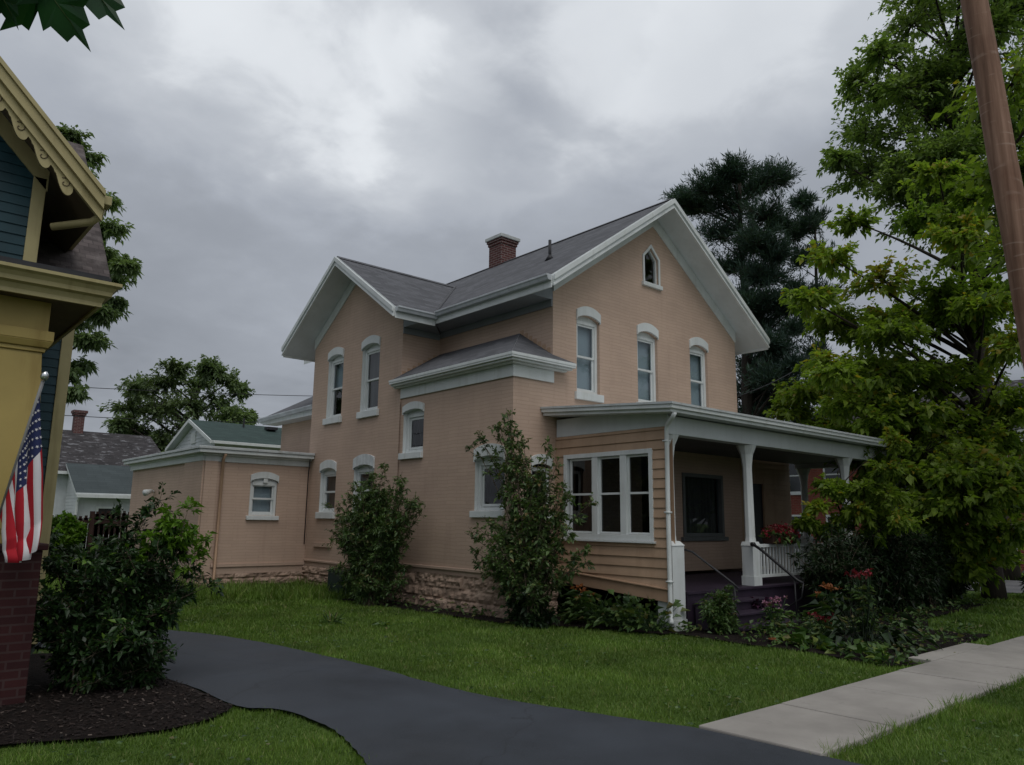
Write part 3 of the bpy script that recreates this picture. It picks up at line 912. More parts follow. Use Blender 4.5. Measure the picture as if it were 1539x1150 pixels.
    g.build('service_cable', M['wire'], house, smooth=True)
    g = MB(); g.tube([(XA - .01, 20.95, 2.25), (XA - .10, 20.95, 2.24)], .03, 8); g.tube([(XA - .07, 20.95, 2.26), (XA - .26, 20.86, 2.20)], [.05, .085], 10)
    g.build('flood_light', M['white'], house, smooth=True)
    # ---- stone foundations
    def rough(T, u0, u1, v0, v1, name='foundation'):
        s = MB(); cs = .035
        nu = int((u1 - u0) / cs); nv = int((v1 - v0) / cs)
        rows = []; v = v0
        while v < v1: h = random.uniform(.14, .26); rows.append((v, h)); v += h
        blocks = {}
        def hgt(u, v):
            for i, (rv, rh) in enumerate(rows):
                if rv <= v < rv + rh + 1e-6: break
            if i not in blocks:
                b = []; q = u0 - random.random() * .3
                while q < u1 + .5: L = random.uniform(.25, .6); b.append((q, L, random.uniform(.015, .055))); q += L
                blocks[i] = b
            for q, L, d in blocks[i]:
                if q <= u < q + L: break
            e = min(v - rv, rv + rh - v, u - q, q + L - u)
            f = min(1, max(0, e / .03))
            p = Vector((u * 5, v * 8, d * 50))
            return .012 + f * (d + .045 * mnoise.noise(p) + .03 * mnoise.noise(p * 2.7))
        V = [T(u0 + (u1 - u0) * i / nu, v0 + (v1 - v0) * j / nv, hgt(u0 + (u1 - u0) * i / nu, v0 + (v1 - v0) * j / nv)) for j in range(nv + 1) for i in range(nu + 1)]
        s.add(V, [(j * (nu + 1) + i, j * (nu + 1) + i + 1, (j + 1) * (nu + 1) + i + 1, (j + 1) * (nu + 1) + i) for j in range(nv) for i in range(nu)])
        s.build(name, M['stone'], house)
    rough(TB, -YW - .05, -YM, -.06, .62)
    rough(TS, -17.37, -13.4, -.06, .50)
    rough(TF, XB - .03, 9.58, -.06, .62)
    rough(TA, 5.96, XW - .02, -.06, .37)
    rough(side(XA), -23.1, -YA + .02, -.06, .37)
    # water table band of the bay and wing
    b = MB(); b.bt(TB, -YW, -YM, .70, .76, .002, .035); b.bt(TF, XB - .035, 9.56, .70, .76, .002, .035)
    b.bt(TS, -17.36, -13.45, .60, .655, .002, .03)
    b.build('water_table', M['brick_tan'], house, bevel=.012)

    # ---- windows of the front gable and wing
    for a_, b_ in W3:
        sash_window(house, TF, a_, b_, 4.02, 5.46, .085, depth=.13, hood=.19, sill_h=.15, shade='shade_grey', shade_v=0)
    sash_window(house, TS, -16.68, -15.94, 3.98, 5.43, .08, depth=.14, hood=.19, sill_h=.15, shade='shade_grey', shade_v=.5)
    sash_window(house, TS, -15.06, -14.30, 3.98, 5.43, .08, depth=.14, hood=.19, sill_h=.15, shade='curtain_dark', shade_v=0)
    sash_window(house, TS, -16.78, -16.02, 1.76, 2.72, .07, depth=.14, hood=.2, sill_h=.15, shade='curtain_dark', shade_v=0)
    sash_window(house, TS, -15.19, -14.33, 1.76, 2.72, .07, depth=.14, hood=.24, sill_h=.15, shade='curtain_dark', shade_v=0, crackle=True)
    sash_window(house, TF, 8.98, 9.46, 1.76, 2.56, .05, depth=.12, hood=.18, sill_h=.12, shade='curtain_dark', shade_v=0)
    # bay windows: one pane each with leaded pattern
    for (u0, u1, v0, vs, ri, hd, sh) in ((-13.28, -12.54, 2.95, 3.78, .06, .16, .13), (-10.85, -10.02, 1.78, 2.68, .07, .22, .12)):
        m = MB()
        ring(m, TB, u0 + .004, u1 - .004, v0, vs - .02, .075, -.15, -.075, 0, .06)
        m.pt(TB, [(u0 + .004, vs - .02), (u1 - .004, vs - .02)] + arch(u0 + .004, u1 - .004, vs, ri), -.146, -.09, 0)
        ring(m, TB, u0 + .085, u1 - .085, v0 + .07, vs - .10, .05, -.13, -.105, 0)
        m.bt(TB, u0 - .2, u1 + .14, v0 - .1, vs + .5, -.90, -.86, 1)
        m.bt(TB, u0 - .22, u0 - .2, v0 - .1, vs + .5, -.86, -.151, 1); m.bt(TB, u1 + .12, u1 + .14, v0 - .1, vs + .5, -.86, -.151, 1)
        w = m.build('window', [M['white'], M['dark_room']], house, bevel=.004)
        hm = MB()
        I = [(u1, vs - .03)] + arch(u0, u1, vs, ri, 12) + [(u0, vs - .03)]; O = [(u1 + .012, vs - .03)] + arch(u0 - .012, u1 + .012, vs + hd - .03, ri + .02, 12) + [(u0 - .012, vs - .03)]
        for k in range(len(I) - 1):
            hm.poly([TB(*I[k], .035), TB(*O[k], .035), TB(*O[k + 1], .035), TB(*I[k + 1], .035)])
            hm.poly([TB(*O[k], 0), TB(*O[k + 1], 0), TB(*O[k + 1], .035), TB(*O[k], .035)])
            hm.poly([TB(*I[k], -.02), TB(*I[k + 1], -.02), TB(*I[k + 1], .035), TB(*I[k], .035)])
        for e in (0, -1): hm.poly([TB(*I[e], 0), TB(*O[e], 0), TB(*O[e], .035), TB(*I[e], .035)])
        hm.build('lintel', M['white'], w)
        MB().bt(TB, u0 - .07, u1 + .01, v0 - sh, v0 - .003, -.078, .06).build('sill', M['white'], w, bevel=.008)
        MB().poly([TB(u0 + .12, v0 + .1, -.118), TB(u1 - .12, v0 + .1, -.118), TB(u1 - .12, vs - .13, -.118), TB(u0 + .12, vs - .13, -.118)]).build('pane', M['glass'], w)
        ld = MB()
        for q in range(4):
            uu = u0 + .18 + (u1 - u0 - .36) * q / 3
            pts = [TB(uu + .05 * math.sin(j * .63 + q * 3.14), v0 + .1 + (vs - .23 - v0) * j / 10, -.125) for j in range(11)]
            ld.tube(pts, .004, 5)
        ld.build('leading', M['dark_metal'], w, smooth=True)
    # attic window
    m = MB()
    P = [(12.19, 6.63), (12.66, 6.63), (12.66, 7.20), (12.425, 7.44), (12.19, 7.20)]
    Q = [(12.222, 6.662), (12.628, 6.662), (12.628, 7.187), (12.425, 7.395), (12.222, 7.187)]
    O = [(12.14, 6.63), (12.71, 6.63), (12.71, 7.225), (12.425, 7.515), (12.14, 7.225)]
    for k in range(5):
        j = (k + 1) % 5
        m.hexa([TF(*P[k], -.10), TF(*P[j], -.10), TF(*Q[j], -.10), TF(*Q[k], -.10), TF(*P[k], -.04), TF(*P[j], -.04), TF(*Q[j], -.04), TF(*Q[k], -.04)])
        if k != 0: m.hexa([TF(*O[k], .001), TF(*O[j], .001), TF(*P[j], .001), TF(*P[k], .001), TF(*O[k], .025), TF(*O[j], .025), TF(*P[j], .025), TF(*P[k], .025)])
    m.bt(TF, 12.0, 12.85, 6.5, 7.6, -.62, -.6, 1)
    w = m.build('window', [M['white'], M['dark_room']], house)
    MB().bt(TF, 12.10, 12.75, 6.54, 6.627, -.10, .06).build('sill', M['white'], w, bevel=.006)
    MB().poly([TF(u, v, -.07) for u, v in Q]).build('pane', M['glass'], w)
    b = MB(); b.bt(TF, 12.30, 12.42, 6.7, 7.25, -.2, -.18); b.build('shade', M['oldwhite'], w)

    # ---- roofs
    xe0, xe1 = XM - OV, XR + OV; yf = YM - OV; yb = 19.0
    r = MB()
    zx = lambda x: ZR - SL * abs(x - XC)
    xv = XM - OV                                             # valley foot
    xj = XC - (ZR - ZWR) / SL                                # wing ridge meets the main slope
    r.slab([(xe0, yf, ZE), (xe0, YW - OW + .01, ZE), (xj, YC, ZWR), (xe0, YWB + OW - .01, ZE), (xe0, yb, ZE), (XC, yb, ZR), (XC, yf, ZR)], RT)
    r.slab([(XC + .002, yf, ZR), (XC + .002, yb, ZR), (xe1, yb, ZE), (xe1, yf, ZE)], RT)
    xg = XW - OW
    r.slab([(xg, YW - OW, ZWE), (xv + .012, YW - OW, ZWE), (xj + .01, YC - .002, ZWR), (xg, YC - .002, ZWR)], RT)
    r.slab([(xg, YC + .002, ZWR), (xj + .01, YC + .002, ZWR), (xv + .012, YWB + OW, ZWE), (xg, YWB + OW, ZWE)], RT)
    # rear ell
    r.slab([(8.88, YWB + .5, 4.52), (8.88, 21.45, 4.46), (12.5, 21.45, 6.4), (12.5, YWB + .5, 6.4)], .16)
    # bay hip roof
    zb0, yh, zh = 4.475, 10.74, 5.20
    xc, yc = XB - .255, YM - .255
    r.slab([(xc, yc, zb0), (9.86, yc, zb0), (XM - .002, YM - .002, zb0 + (zh - zb0) * (YM - yc) / (yh - yc)), (XM - .002, yh, zh)], .05)
    r.slab([(xc, yc + .003, zb0), (XM - .004, yh + .003, zh), (XM - .004, YW - .003, zh), (xc, YW - .003, zb0)], .05)
    r.slab([(xc, YW - .002, zb0), (XW - .003, YW - .002, zb0 + .12), (XW - .003, YW + .12, zb0 + .06), (xc, YW + .12, zb0)], .04)
    ro = r.build('roof', [M['shingle'], M['soffit'], M['white']], house)
    # ridge caps
    rc = MB()
    for (p, q) in (((XC, yf, ZR), (XC, yb, ZR)),):
        rc.prism([(p[0] - .13, p[1], p[2] - .065), (p[0], p[1], p[2] + .022), (p[0] + .13, p[1], p[2] - .065), (p[0], p[1], p[2] + .004)], [(q[0] - .13, q[1], q[2] - .065), (q[0], q[1], q[2] + .022), (q[0] + .13, q[1], q[2] - .065), (q[0], q[1], q[2] + .004)])
    rc.prism([(xg, YC - .13, ZWR - .065), (xg, YC, ZWR + .022), (xg, YC + .13, ZWR - .065), (xg, YC, ZWR + .004)], [(xj, YC - .13, ZWR - .065), (xj, YC, ZWR + .022), (xj, YC + .13, ZWR - .065), (xj, YC, ZWR + .004)])
    rc.build('ridge_cap', M['shingle'], ro)
    vm = MB()
    vm.tube([(xv, YW - OW + .01, ZE + .012), (xj, YC, ZWR + .012)], .03, 6); vm.build('valley_flashing', M['dark_metal'], ro)
    # ---- barge boards
    def barge(T, e0, e1, ua, za, ze, d, h=.22):
        m = MB()
        for s0, s1 in ((e0, ua), (ua, e1)):
            z0, z1 = (ze, za) if s0 == e0 else (za, ze)
            m.pt(T, [(s0, z0 - h), (s1, z1 - h), (s1, z1 - .035), (s0, z0 - .035)], d + .002, d + .035)
            m.pt(T, [(s0, z0 - .115), (s1, z1 - .115), (s1, z1 - .012), (s0, z0 - .012)], d + .036, d + .07)
            m.pt(T, [(s0, z0 - h), (s1, z1 - h), (s1, z1 - h + .035), (s0, z0 - h + .035)], d + .036, d + .05)
        m.build('barge_board', M['white'], house, bevel=.004)
    barge(TF, xe0 - .0, xe1 + .0, XC, ZR, ZE, OV)
    barge(TS, -(YWB + OW), -(YW - OW), -YC, ZWR, ZWE, OW)
    # drip edges
    # frieze boards on the gable walls, soffit return boxes
    h = .26
    for sg in (-1, 1):
        x1 = XM if sg < 0 else XR
        MB().pt(TF, [(x1, uz(x1) - h), (XC, uz(XC) - h), (XC, uz(XC) - .002), (x1, uz(x1) - .002)], .003, .03).build('frieze_board', M['white'], house, bevel=.004)
        y1 = YW if sg < 0 else YWB
        MB().pt(TS, [(-y1, wz(y1) - h), (-YC, wz(YC) - h), (-YC, wz(YC) - .002), (-y1, wz(y1) - .002)], .003, .03).build('frieze_board', M['white'], house, bevel=.004)
    # ---- eaves: fascia, gutter and level soffit on the side walls
    for q in ((xe0 - .022, xe0 - .002, yf, YW - OW - .02, ZE - .25, ZE - .02), (xe1 + .002, xe1 + .022, yf, yb, ZE - .25, ZE - .02),
              (xg, xv - .03, YW - OW - .022, YW - OW - .002, ZWE - .25, ZWE - .02), (xg, xv - .03, YWB + OW + .002, YWB + OW + .022, ZWE - .25, ZWE - .02)):
        MB().box(*q).build('fascia', M['white'], house, bevel=.004)
    zs = ZE - .245; y9 = YM + .004; x9 = XW + .004
    s = MB()
    s.poly([(xe0 - .01, y9, zs), (XM - .002, y9, zs), (XM - .002, YW - .01, zs), (xe0 - .01, YW - OW, zs)])
    s.poly([(xe0 - .01, y9, zs), (XM - .002, y9, zs), (XM - .002, y9, uz(XM)), (xe0 - .01, y9, ZE - RT - .004)])
    s.poly([(x9, YW - OW - .01, zs - .04), (xe0, YW - OW - .01, zs - .04), (XM - .002, YW - .002, zs - .04), (x9, YW - .002, zs - .04)])
    s.poly([(x9, YW - OW - .01, zs - .04), (x9, YW - .002, zs - .04), (x9, YW - .002, wz(YW)), (x9, YW - OW - .01, ZWE - RT - .004)])
    s.box(XM - .03, XM - .003, y9 + .002, YW - .03, zs - .13, zs - .003); s.box(x9 + .002, XM - .032, YW - .03, YW - .003, zs - .17, zs - .043)
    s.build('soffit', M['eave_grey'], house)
    def gutter(p, q, o):
        g = MB()
        """ogee gutter from p to q, o = outward horizontal direction"""
        prof = [(0, 0), (.115, 0), (.115, -.03), (.095, -.05), (.075, -.10), (.0, -.105)]
        a = [(p[0] + o[0] * x, p[1] + o[1] * x, p[2] + z) for x, z in prof]; b = [(q[0] + o[0] * x, q[1] + o[1] * x, q[2] + z) for x, z in prof]
        g.prism(a, b); g.build('gutter', M['gutter'], house)
    gutter((xe0 - .025, yf + .0, ZE - .015), (xe0 - .025, YW - OW - .13, ZE - .015), (-1, 0))
    gutter((xg + .0, YW - OW - .025, ZWE - .015), (xv - .03, YW - OW - .025, ZWE - .015), (0, -1))
    gutter((8.86, YWB + .5, 4.50), (8.86, 21.4, 4.44), (-1, 0))
    g = MB(); g.box(8.90, 9.28, YWB + .5, 21.2, 4.26, 4.30); g.box(8.885, 8.91, YWB + .5, 21.3, 4.26, 4.43); g.build('soffit', M['white'], house)
    # ---- bay cornice
    c = MB()
    x0, y0 = XB, YM
    for (ov, za, zb) in ((.245, 4.385, 4.452), (.20, 4.345, 4.383), (.13, 4.315, 4.343)):
        c.box(x0 - ov, 9.50 + .36 - (.245 - ov), y0 - ov, y0 - ov + .10, za, zb)
        c.box(x0 - ov, x0 - ov + .10, y0 - ov + .102, YW + .12, za, zb)
        c.box(x0 - ov + .10, x0 + .02, y0 - .1, YW - .01, zb - .012, zb - .002); c.box(x0 - .1, 9.5 + .3, y0 - ov + .1, y0 - .003, zb - .012, zb - .002)
    c.box(x0 - .035, 9.505, y0 - .035, y0 - .003, 4.10, 4.314); c.box(x0 - .035, x0 - .003, y0 - .001, YW - .006, 4.10, 4.314)
    c.build('cornice', M['white'], house, bevel=.010)
    # step flashing on the wall above the bay roof
    fl = MB()
    for k in range(7):
        y = yh - .06 - k * .125; z = zb0 + (zh - zb0) * (y - yc) / (yh - yc)
        if y < YM + .02: break
        fl.box(XM - .008, XM - .003, y - .045, y + .05, z - .02, z + .085)
    fl.build('flashing', [M['tan_trim']], house); fl = MB()
    for k in range(8):
        x = XM - .14 - k * .13; z = zb0 + (zh - zb0) * (x - xc) / (XM - xc)
        if x > XW + .02: fl.box(x - .045, x + .05, YW - .008, YW - .004, z - .02, z + .05)
    fl.build('flashing', [M['tan_trim']], house)
    # ---- chimney
    cx0, cx1, cy0, cy1 = 12.39, 12.91, 14.79, 15.31
    c = MB(); c.box(cx0, cx1, cy0, cy1, 7.6, 8.94); c.box(cx0 - .025, cx1 + .025, cy0 - .025, cy1 + .025, 8.942, 9.02)
    c.box(cx0 - .05, cx1 + .05, cy0 - .05, cy1 + .05, 9.022, 9.085)
    ch = c.build('chimney', M['red_brick'], house)
    c = MB(); c.box(cx0 - .085, cx1 + .085, cy0 - .085, cy1 + .085, 9.087, 9.185); c.build('cap', M['concrete_cap'], ch, bevel=.015)
    c = MB(); fx, fy = (cx0 + cx1) / 2 + .06, (cy0 + cy1) / 2 - .06
    c.tube([(fx, fy, 9.185), (fx, fy, 9.25)], .11, 12); c.tube([(fx, fy, 9.24), (fx, fy, 9.28), (fx, fy, 9.31)], [.13, .10, .03], 12)
    c.build('flue', M['dark_metal'], ch, smooth=True)
    p = MB(); p.tube([(10.55, 11.0, 6.95), (10.55, 11.0, 7.46)], .033, 8); p.tube([(10.55, 11.0, 7.0), (10.55, 11.0, 7.13)], [.11, .04], 8)
    p.build('vent_pipe', M['dark_metal'], house, smooth=True)

    # ---- porch end wall with the triple window
    XT = 18.2
    TP = side(XS)
    zt = lambda y: .618 + (.788 - .618) * (y - YP) / (YM - YP)
    wu0, wu1, wv0, wv1 = -9.56, -7.66, 1.36, 2.74
    s = MB()
    def iv(v, t):
        h = [(wu0, wu1)] if t > wv0 + .02 and v < wv1 - .02 else []
        lim = -YP - .02
        a = -YM + .0
        if v < .80:                                             # follow the sloping sill board
            a = max(a, -(YP + (v + .02 - .618) / (.170) * (YM - YP))) if v < .788 else a
            if v + .02 < .618: return []
            return cut(-min(YM, YP + (v + .10 - .618) / .170 * (YM - YP)), lim, h) if v + .10 < .788 else cut(-YM, lim, h)
        return cut(a, lim, h)
    siding(s, TP, .62, 3.12, .152, iv, lip=.028)
    s.poly([TP(-YM, .62, -.004), TP(-YP, .62, -.004), TP(-YP, wv0, -.004), TP(-YM, wv0, -.004)])
    s.poly([TP(-YM, wv1, -.004), TP(-YP, wv1, -.004), TP(-YP, 3.3, -.004), TP(-YM, 3.3, -.004)])
    s.poly([TP(-YM, wv0, -.004), TP(wu0, wv0, -.004), TP(wu0, wv1, -.004), TP(-YM, wv1, -.004)])
    s.poly([TP(wu1, wv0, -.004), TP(-YP, wv0, -.004), TP(-YP, wv1, -.004), TP(wu1, wv1, -.004)])
    # inner skin of the wall
    for q in ([(-YM, .5), (-YP, .5), (-YP, wv0), (-YM, wv0)], [(-YM, wv1), (-YP, wv1), (-YP, 3.1), (-YM, 3.1)], [(-YM, wv0), (wu0, wv0), (wu0, wv1), (-YM, wv1)], [(wu1, wv0), (-YP, wv0), (-YP, wv1), (wu1, wv1)]):
        s.poly([TP(u, v, -.12) for u, v in q])
    pw = s.build('porch_wall', M['clap_tan'], house)
    b = MB()
    b.hexa([TP(-YM, zt(YM) - .20, -.02), TP(-YP - .01, zt(YP) - .20, -.02), TP(-YP - .01, zt(YP) - .20, .03), TP(-YM, zt(YM) - .20, .03), TP(-YM, zt(YM) - .02, -.02), TP(-YP - .01, zt(YP) - .02, -.02), TP(-YP - .01, zt(YP) - .02, .03), TP(-YM, zt(YM) - .02, .03)])
    b.hexa([TP(-YM, zt(YM) - .018, .0), TP(-YP - .01, zt(YP) - .018, .0), TP(-YP - .01, zt(YP) - .018, .065), TP(-YM, zt(YM) - .018, .065), TP(-YM, zt(YM) + .012, .0), TP(-YP - .01, zt(YP) + .012, .0), TP(-YP - .01, zt(YP) + .006, .065), TP(-YM, zt(YM) + .006, .065)])
    b.build('base_board', M['tan_trim'], pw, bevel=.006)
    m = MB()
    ring(m, TP, wu0 - .04, wu1 + .04, wv0 - .04, wv1 + .03, .075, -.10, .035, 0, .09)
    bays = [(-9.485, -8.93), (-8.80, -8.30), (-8.17, -7.695)]
    m.bt(TP, -8.93, -8.80, wv0 + .05, wv1 - .045, -.10, .025); m.bt(TP, -8.30, -8.17, wv0 + .05, wv1 - .045, -.10, .025)
    m.bt(TP, wu0 - .08, wu1 + .08, wv0 - .075, wv0 - .042, -.05, .075)
    w = m.build('window', M['white'], house, bevel=.005)
    for a_, b_ in bays:
        sa = MB(); ring(sa, TP, a_ - .0, b_ + .0, wv0 + .055, wv1 - .05, .034, -.07, -.02); sa.bt(TP, a_ + .034, b_ - .034, 2.055, 2.09, -.065, -.022)
        sa.build('sash', M['white'], w, bevel=.003)
        MB().poly([TP(a_ + .02, wv0 + .07, -.045), TP(b_ - .02, wv0 + .07, -.045), TP(b_ - .02, wv1 - .07, -.045), TP(a_ + .02, wv1 - .07, -.045)]).build('pane', M['glass_clear'], w)
    for a_, b_ in ((-9.5, -8.95), (-8.0, -7.7)):
        cu = MB()
        P_ = [(a_ + (b_ - a_) * k / 24, -.17 - .025 * math.sin(k * 1.35)) for k in range(25)]
        for k in range(24):
            cu.poly([TP(P_[k][0], wv0, P_[k][1]), TP(P_[k + 1][0], wv0, P_[k + 1][1]), TP(P_[k + 1][0], wv1, P_[k + 1][1]), TP(P_[k][0], wv1, P_[k][1])])
        cu.build('curtain', M['curtain_dark'], w)
    # ---- porch roof, beam, ceiling
    r = MB()
    zf, zb_ = 3.41, 3.625
    r.slab([(XS - .40, YP - .40, zf), (XT + .4, YP - .40, zf), (XT + .4, YM - .004, zb_), (XS - .40, YM - .004, zb_)], .035)
    pr = r.build('porch_roof', [M['metal_roof'], M['soffit'], M['metal_roof']], house)
    c = MB()
    def rake(x0_, x1_, y0_, y1_, dz0, dz1):       # box that follows the fall of the porch roof
        f_ = lambda y: zf + (zb_ - zf) * (y - (YP - .4)) / (YM - YP + .4)
        c.hexa([(x0_, y0_, f_(y0_) + dz0), (x1_, y0_, f_(y0_) + dz0), (x1_, y1_, f_(y1_) + dz0), (x0_, y1_, f_(y1_) + dz0), (x0_, y0_, f_(y0_) + dz1), (x1_, y0_, f_(y0_) + dz1), (x1_, y1_, f_(y1_) + dz1), (x0_, y1_, f_(y1_) + dz1)])
    rake(XS - .38, XT + .38, YP - .38, YP - .34, -.10, -.036); rake(XS - .38, XS - .34, YP - .338, YM - .005, -.10, -.036)
    rake(XS - .34, XT + .34, YP - .338, YP - .30, -.155, -.037); rake(XS - .335, XS - .30, YP - .298, YM - .005, -.155, -.037)
    c.build('fascia', M['white'], pr, bevel=.008)
    c = MB()
    rake(XS - .298, XT + .3, YP - .298, YM - .005, -.15, -.14)
    c.build('soffit', M['soffit'], pr)
    c = MB()
    c.box(XS + .0, XT, YP - .02, YP + .20, 2.98, 3.27); c.box(XT - .2, XT, YP + .202, YM, 2.98, 3.27)
    c.box(XS - .02, XS - .001, YP - .02, YM - .03, 3.10, 3.42)
    c.build('beam', M['soffit'], pr, bevel=.008)
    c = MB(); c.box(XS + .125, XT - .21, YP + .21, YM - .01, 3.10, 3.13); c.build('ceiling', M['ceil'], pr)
    # hanging porch light
    c = MB(); c.tube([(11.2, 8.6, 3.1), (11.2, 8.6, 2.98)], .012, 6); c.tube([(11.2, 8.6, 2.99), (11.2, 8.6, 2.94), (11.2, 8.6, 2.82), (11.2, 8.6, 2.78)], [.03, .08, .07, .02], 10)
    c.build('porch_light', M['dark_metal'], house, smooth=True)
    # ---- posts
    def post(x, y, zbase, zped, ztop, w=.17, ped=.29):
        q = MB()
        h = ped / 2
        q.box(x - h, x + h, y - h, y + h, zbase, zbase + .16); q.box(x - h + .015, x + h - .015, y - h + .015, y + h - .015, zbase + .161, zped - .05)
        q.hexa([(x - h + .002, y - h + .002, zped - .049), (x + h - .002, y - h + .002, zped - .049), (x + h - .002, y + h - .002, zped - .049), (x - h + .002, y + h - .002, zped - .049)] +
               [(x + sx * (w / 2 + .02), y + sy * (w / 2 + .02), zped + .02) for sx, sy in ((-1, -1), (1, -1), (1, 1), (-1, 1))])
        rad = w / 2 / math.cos(math.pi / 8)
        def octa(z, r_): return [(x + r_ * math.cos(math.pi / 8 + k * math.pi / 4), y + r_ * math.sin(math.pi / 8 + k * math.pi / 4), z) for k in range(8)]
        prof = [(zped + .021, rad * 1.12), (zped + .10, rad), (ztop - .40, rad * .92), (ztop - .33, rad * 1.0), (ztop - .16, rad * 1.25), (ztop - .06, rad * 1.75), (ztop, rad * 2.0)]
        for (z0_, r0), (z1_, r1) in zip(prof, prof[1:]):
            q.prism(octa(z0_, r0), octa(z1_, r1))
        q.build('post', M['white'], house, bevel=.004)
    post(9.775, 7.47, .0, 1.31, 2.978, .17, .33)
    post(12.02, 7.46, .56, 1.28, 2.978, .165, .25)
    post(15.70, 7.46, .56, 1.30, 2.978, .165, .25)
    post(18.06, 7.46, .56, 1.30, 2.978, .165, .25)
    post(18.05, 9.62, .56, 1.30, 2.978, .165, .25)
    d = MB()
    d.tube([(9.32, 6.98, 3.25), (9.36, 7.05, 3.19), (9.50, 7.25, 3.12), (9.535, 7.30, 3.05), (9.535, 7.31, 2.0), (9.545, 7.32, .30), (9.54, 7.31, .20), (9.46, 7.24, .14)], .036, 10)
    for z in (2.85, 1.75, .72): d.box(9.495, 9.585, 7.27, 7.36, z, z + .025)
    d.build('downspout', M['white'], house, smooth=True)
    # ---- deck and steps
    c = MB()
    y = YP - .05
    while y < YM - .02:
        c.box(XS + (.36 if y < 7.66 else .02), XT, y, min(y + .085, YM - .005), .525, .56); y += .09
    c.box(XS + .36, XT, YP - .02, YP + .05, .0, .52)
    c.box(XT - .05, XT, YP + .05, YM, .0, .52)
    c.build('deck', M['purple'], house)
    c = MB()
    for k in range(3):
        z1_ = .56 - .15 * (k + 1); y0_ = YP - .05 - .28 * (k + 1)
        c.box(10.05, 11.80, y0_ - .02, y0_ + .28, z1_ - .035, z1_); c.box(10.07, 11.78, y0_ + .02, y0_ + .26, 0, z1_ - .037)
    c.build('steps', M['purple'], house, bevel=.006)
    c = MB()
    c.tube([(9.94, 7.33, 1.20), (9.97, 7.20, 1.17), (10.15, 6.62, .73), (10.17, 6.55, .66)], .016, 8); c.tube([(10.16, 6.60, .70), (10.16, 6.60, .02)], .014, 8)
    c.build('handrail', M['dark_metal'], house, smooth=True)
    c = MB()
    c.tube([(11.87, 7.34, 1.26), (11.72, 7.18, 1.24), (11.70, 7.05, 1.17), (11.72, 6.45, .72), (11.73, 6.36, .68)], .024, 8)
    c.tube([(11.73, 6.36, .68), (11.73, 6.40, .45), (11.74, 6.75, .22), (11.75, 6.95, .20)], .012, 8); c.tube([(11.72, 6.5, .75), (11.72, 6.5, .02)], .014, 8)
    c.tube([(11.87, 7.33, 1.26), (11.80, 7.26, 1.26)], .04, 10)
    c.build('handrail', M['black_iron'], house, smooth=True)
    # ---- railing
    def railing(p, q):
        p = Vector(p); q = Vector(q); L = (q - p).length; dr = (q - p).normalized(); n = Vector((-dr.y, dr.x, 0))
        c = MB()
        def bar(z0, z1, w):
            A = [p + n * w, p - n * w, q - n * w, q + n * w]
            c.hexa([(a.x, a.y, z0) for a in A] + [(a.x, a.y, z1) for a in A])
        bar(1.20, 1.255, .04); bar(.68, .73, .025)
        k = int(L / .105)
        for i in range(k):
            a = p + dr * (L * (i + .5) / k); w = .016
            c.box(a.x - w, a.x + w, a.y - w, a.y + w, .731, 1.199)
        c.build('railing', M['white'], house, bevel=.003)
    railing((12.17, 7.46, 0), (15.55, 7.46, 0)); railing((15.85, 7.46, 0), (17.91, 7.46, 0)); railing((18.06, 7.62, 0), (18.06, 9.47, 0))
    # ---- window and wall under the porch, clapboard side wing with door
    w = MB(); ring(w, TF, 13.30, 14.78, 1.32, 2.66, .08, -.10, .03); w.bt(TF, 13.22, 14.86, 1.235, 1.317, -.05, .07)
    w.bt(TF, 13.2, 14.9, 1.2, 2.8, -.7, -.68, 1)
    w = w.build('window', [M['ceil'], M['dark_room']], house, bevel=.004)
    MB().poly([TF(13.35, 1.38, -.06), TF(14.73, 1.38, -.06), TF(14.73, 2.6, -.06), TF(13.35, 2.6, -.06)]).build('pane', M['glass'], w)
    cu = MB()
    for k in range(60):
        a = 13.36 + 1.37 * k / 60; b_ = a + 1.37 / 60
        cu.poly([TF(a, 1.38, -.16 - .02 * math.sin(k * 1.1)), TF(b_, 1.38, -.16 - .02 * math.sin(k * 1.1 + 1.1)), TF(b_, 2.6, -.16 - .02 * math.sin(k * 1.1 + 1.1)), TF(a, 2.6, -.16 - .02 * math.sin(k * 1.1))])
    cu.build('curtain', M['curtain_dark'], w)
    TW = front(YM + .12)
    c = MB()
    siding(c, TW, .56, 3.25, .125, lambda v, t: cut(XR + .01, 17.93, [(15.95, 16.72)] if v < 2.6 else []))
    c.poly([TW(XR, 2.62, -.003), TW(17.93, 2.62, -.003), TW(17.93, 3.3, -.003), TW(XR, 3.3, -.003)])
    c.poly([TW(XR, .1, -.003), TW(15.95, .1, -.003), TW(15.95, 2.62, -.003), TW(XR, 2.62, -.003)]); c.poly([TW(16.72, .1, -.003), TW(17.93, .1, -.003), TW(17.93, 2.62, -.003), TW(16.72, 2.62, -.003)])
    c.poly([(17.93, YM + .12, .1), (17.93, 14, .1), (17.93, 14, 3.3), (17.93, YM + .12, 3.3)])
    c.poly([(XR, 14, .1), (17.93, 14, .1), (17.93, 14, 3.3), (XR, 14, 3.3)]); c.poly([(XR, YM + .13, 3.32), (18.0, YM + .13, 3.32), (18.0, 14.1, 3.5), (XR, 14.1, 3.5)])
    c.build('wall', M['clap_tan'], house)
    c = MB(); ring(c, TW, 15.95, 16.72, .56, 2.62, .07, -.05, .03); c.bt(TW, 16.02, 16.65, .58, 2.55, -.05, -.015, 1)
    for z in (.75, 1.65): c.bt(TW, 16.12, 16.55, z, z + .7, -.014, -.003, 1)
    dd = c.build('door', [M['tan_trim'], M['door']], house, bevel=.004)
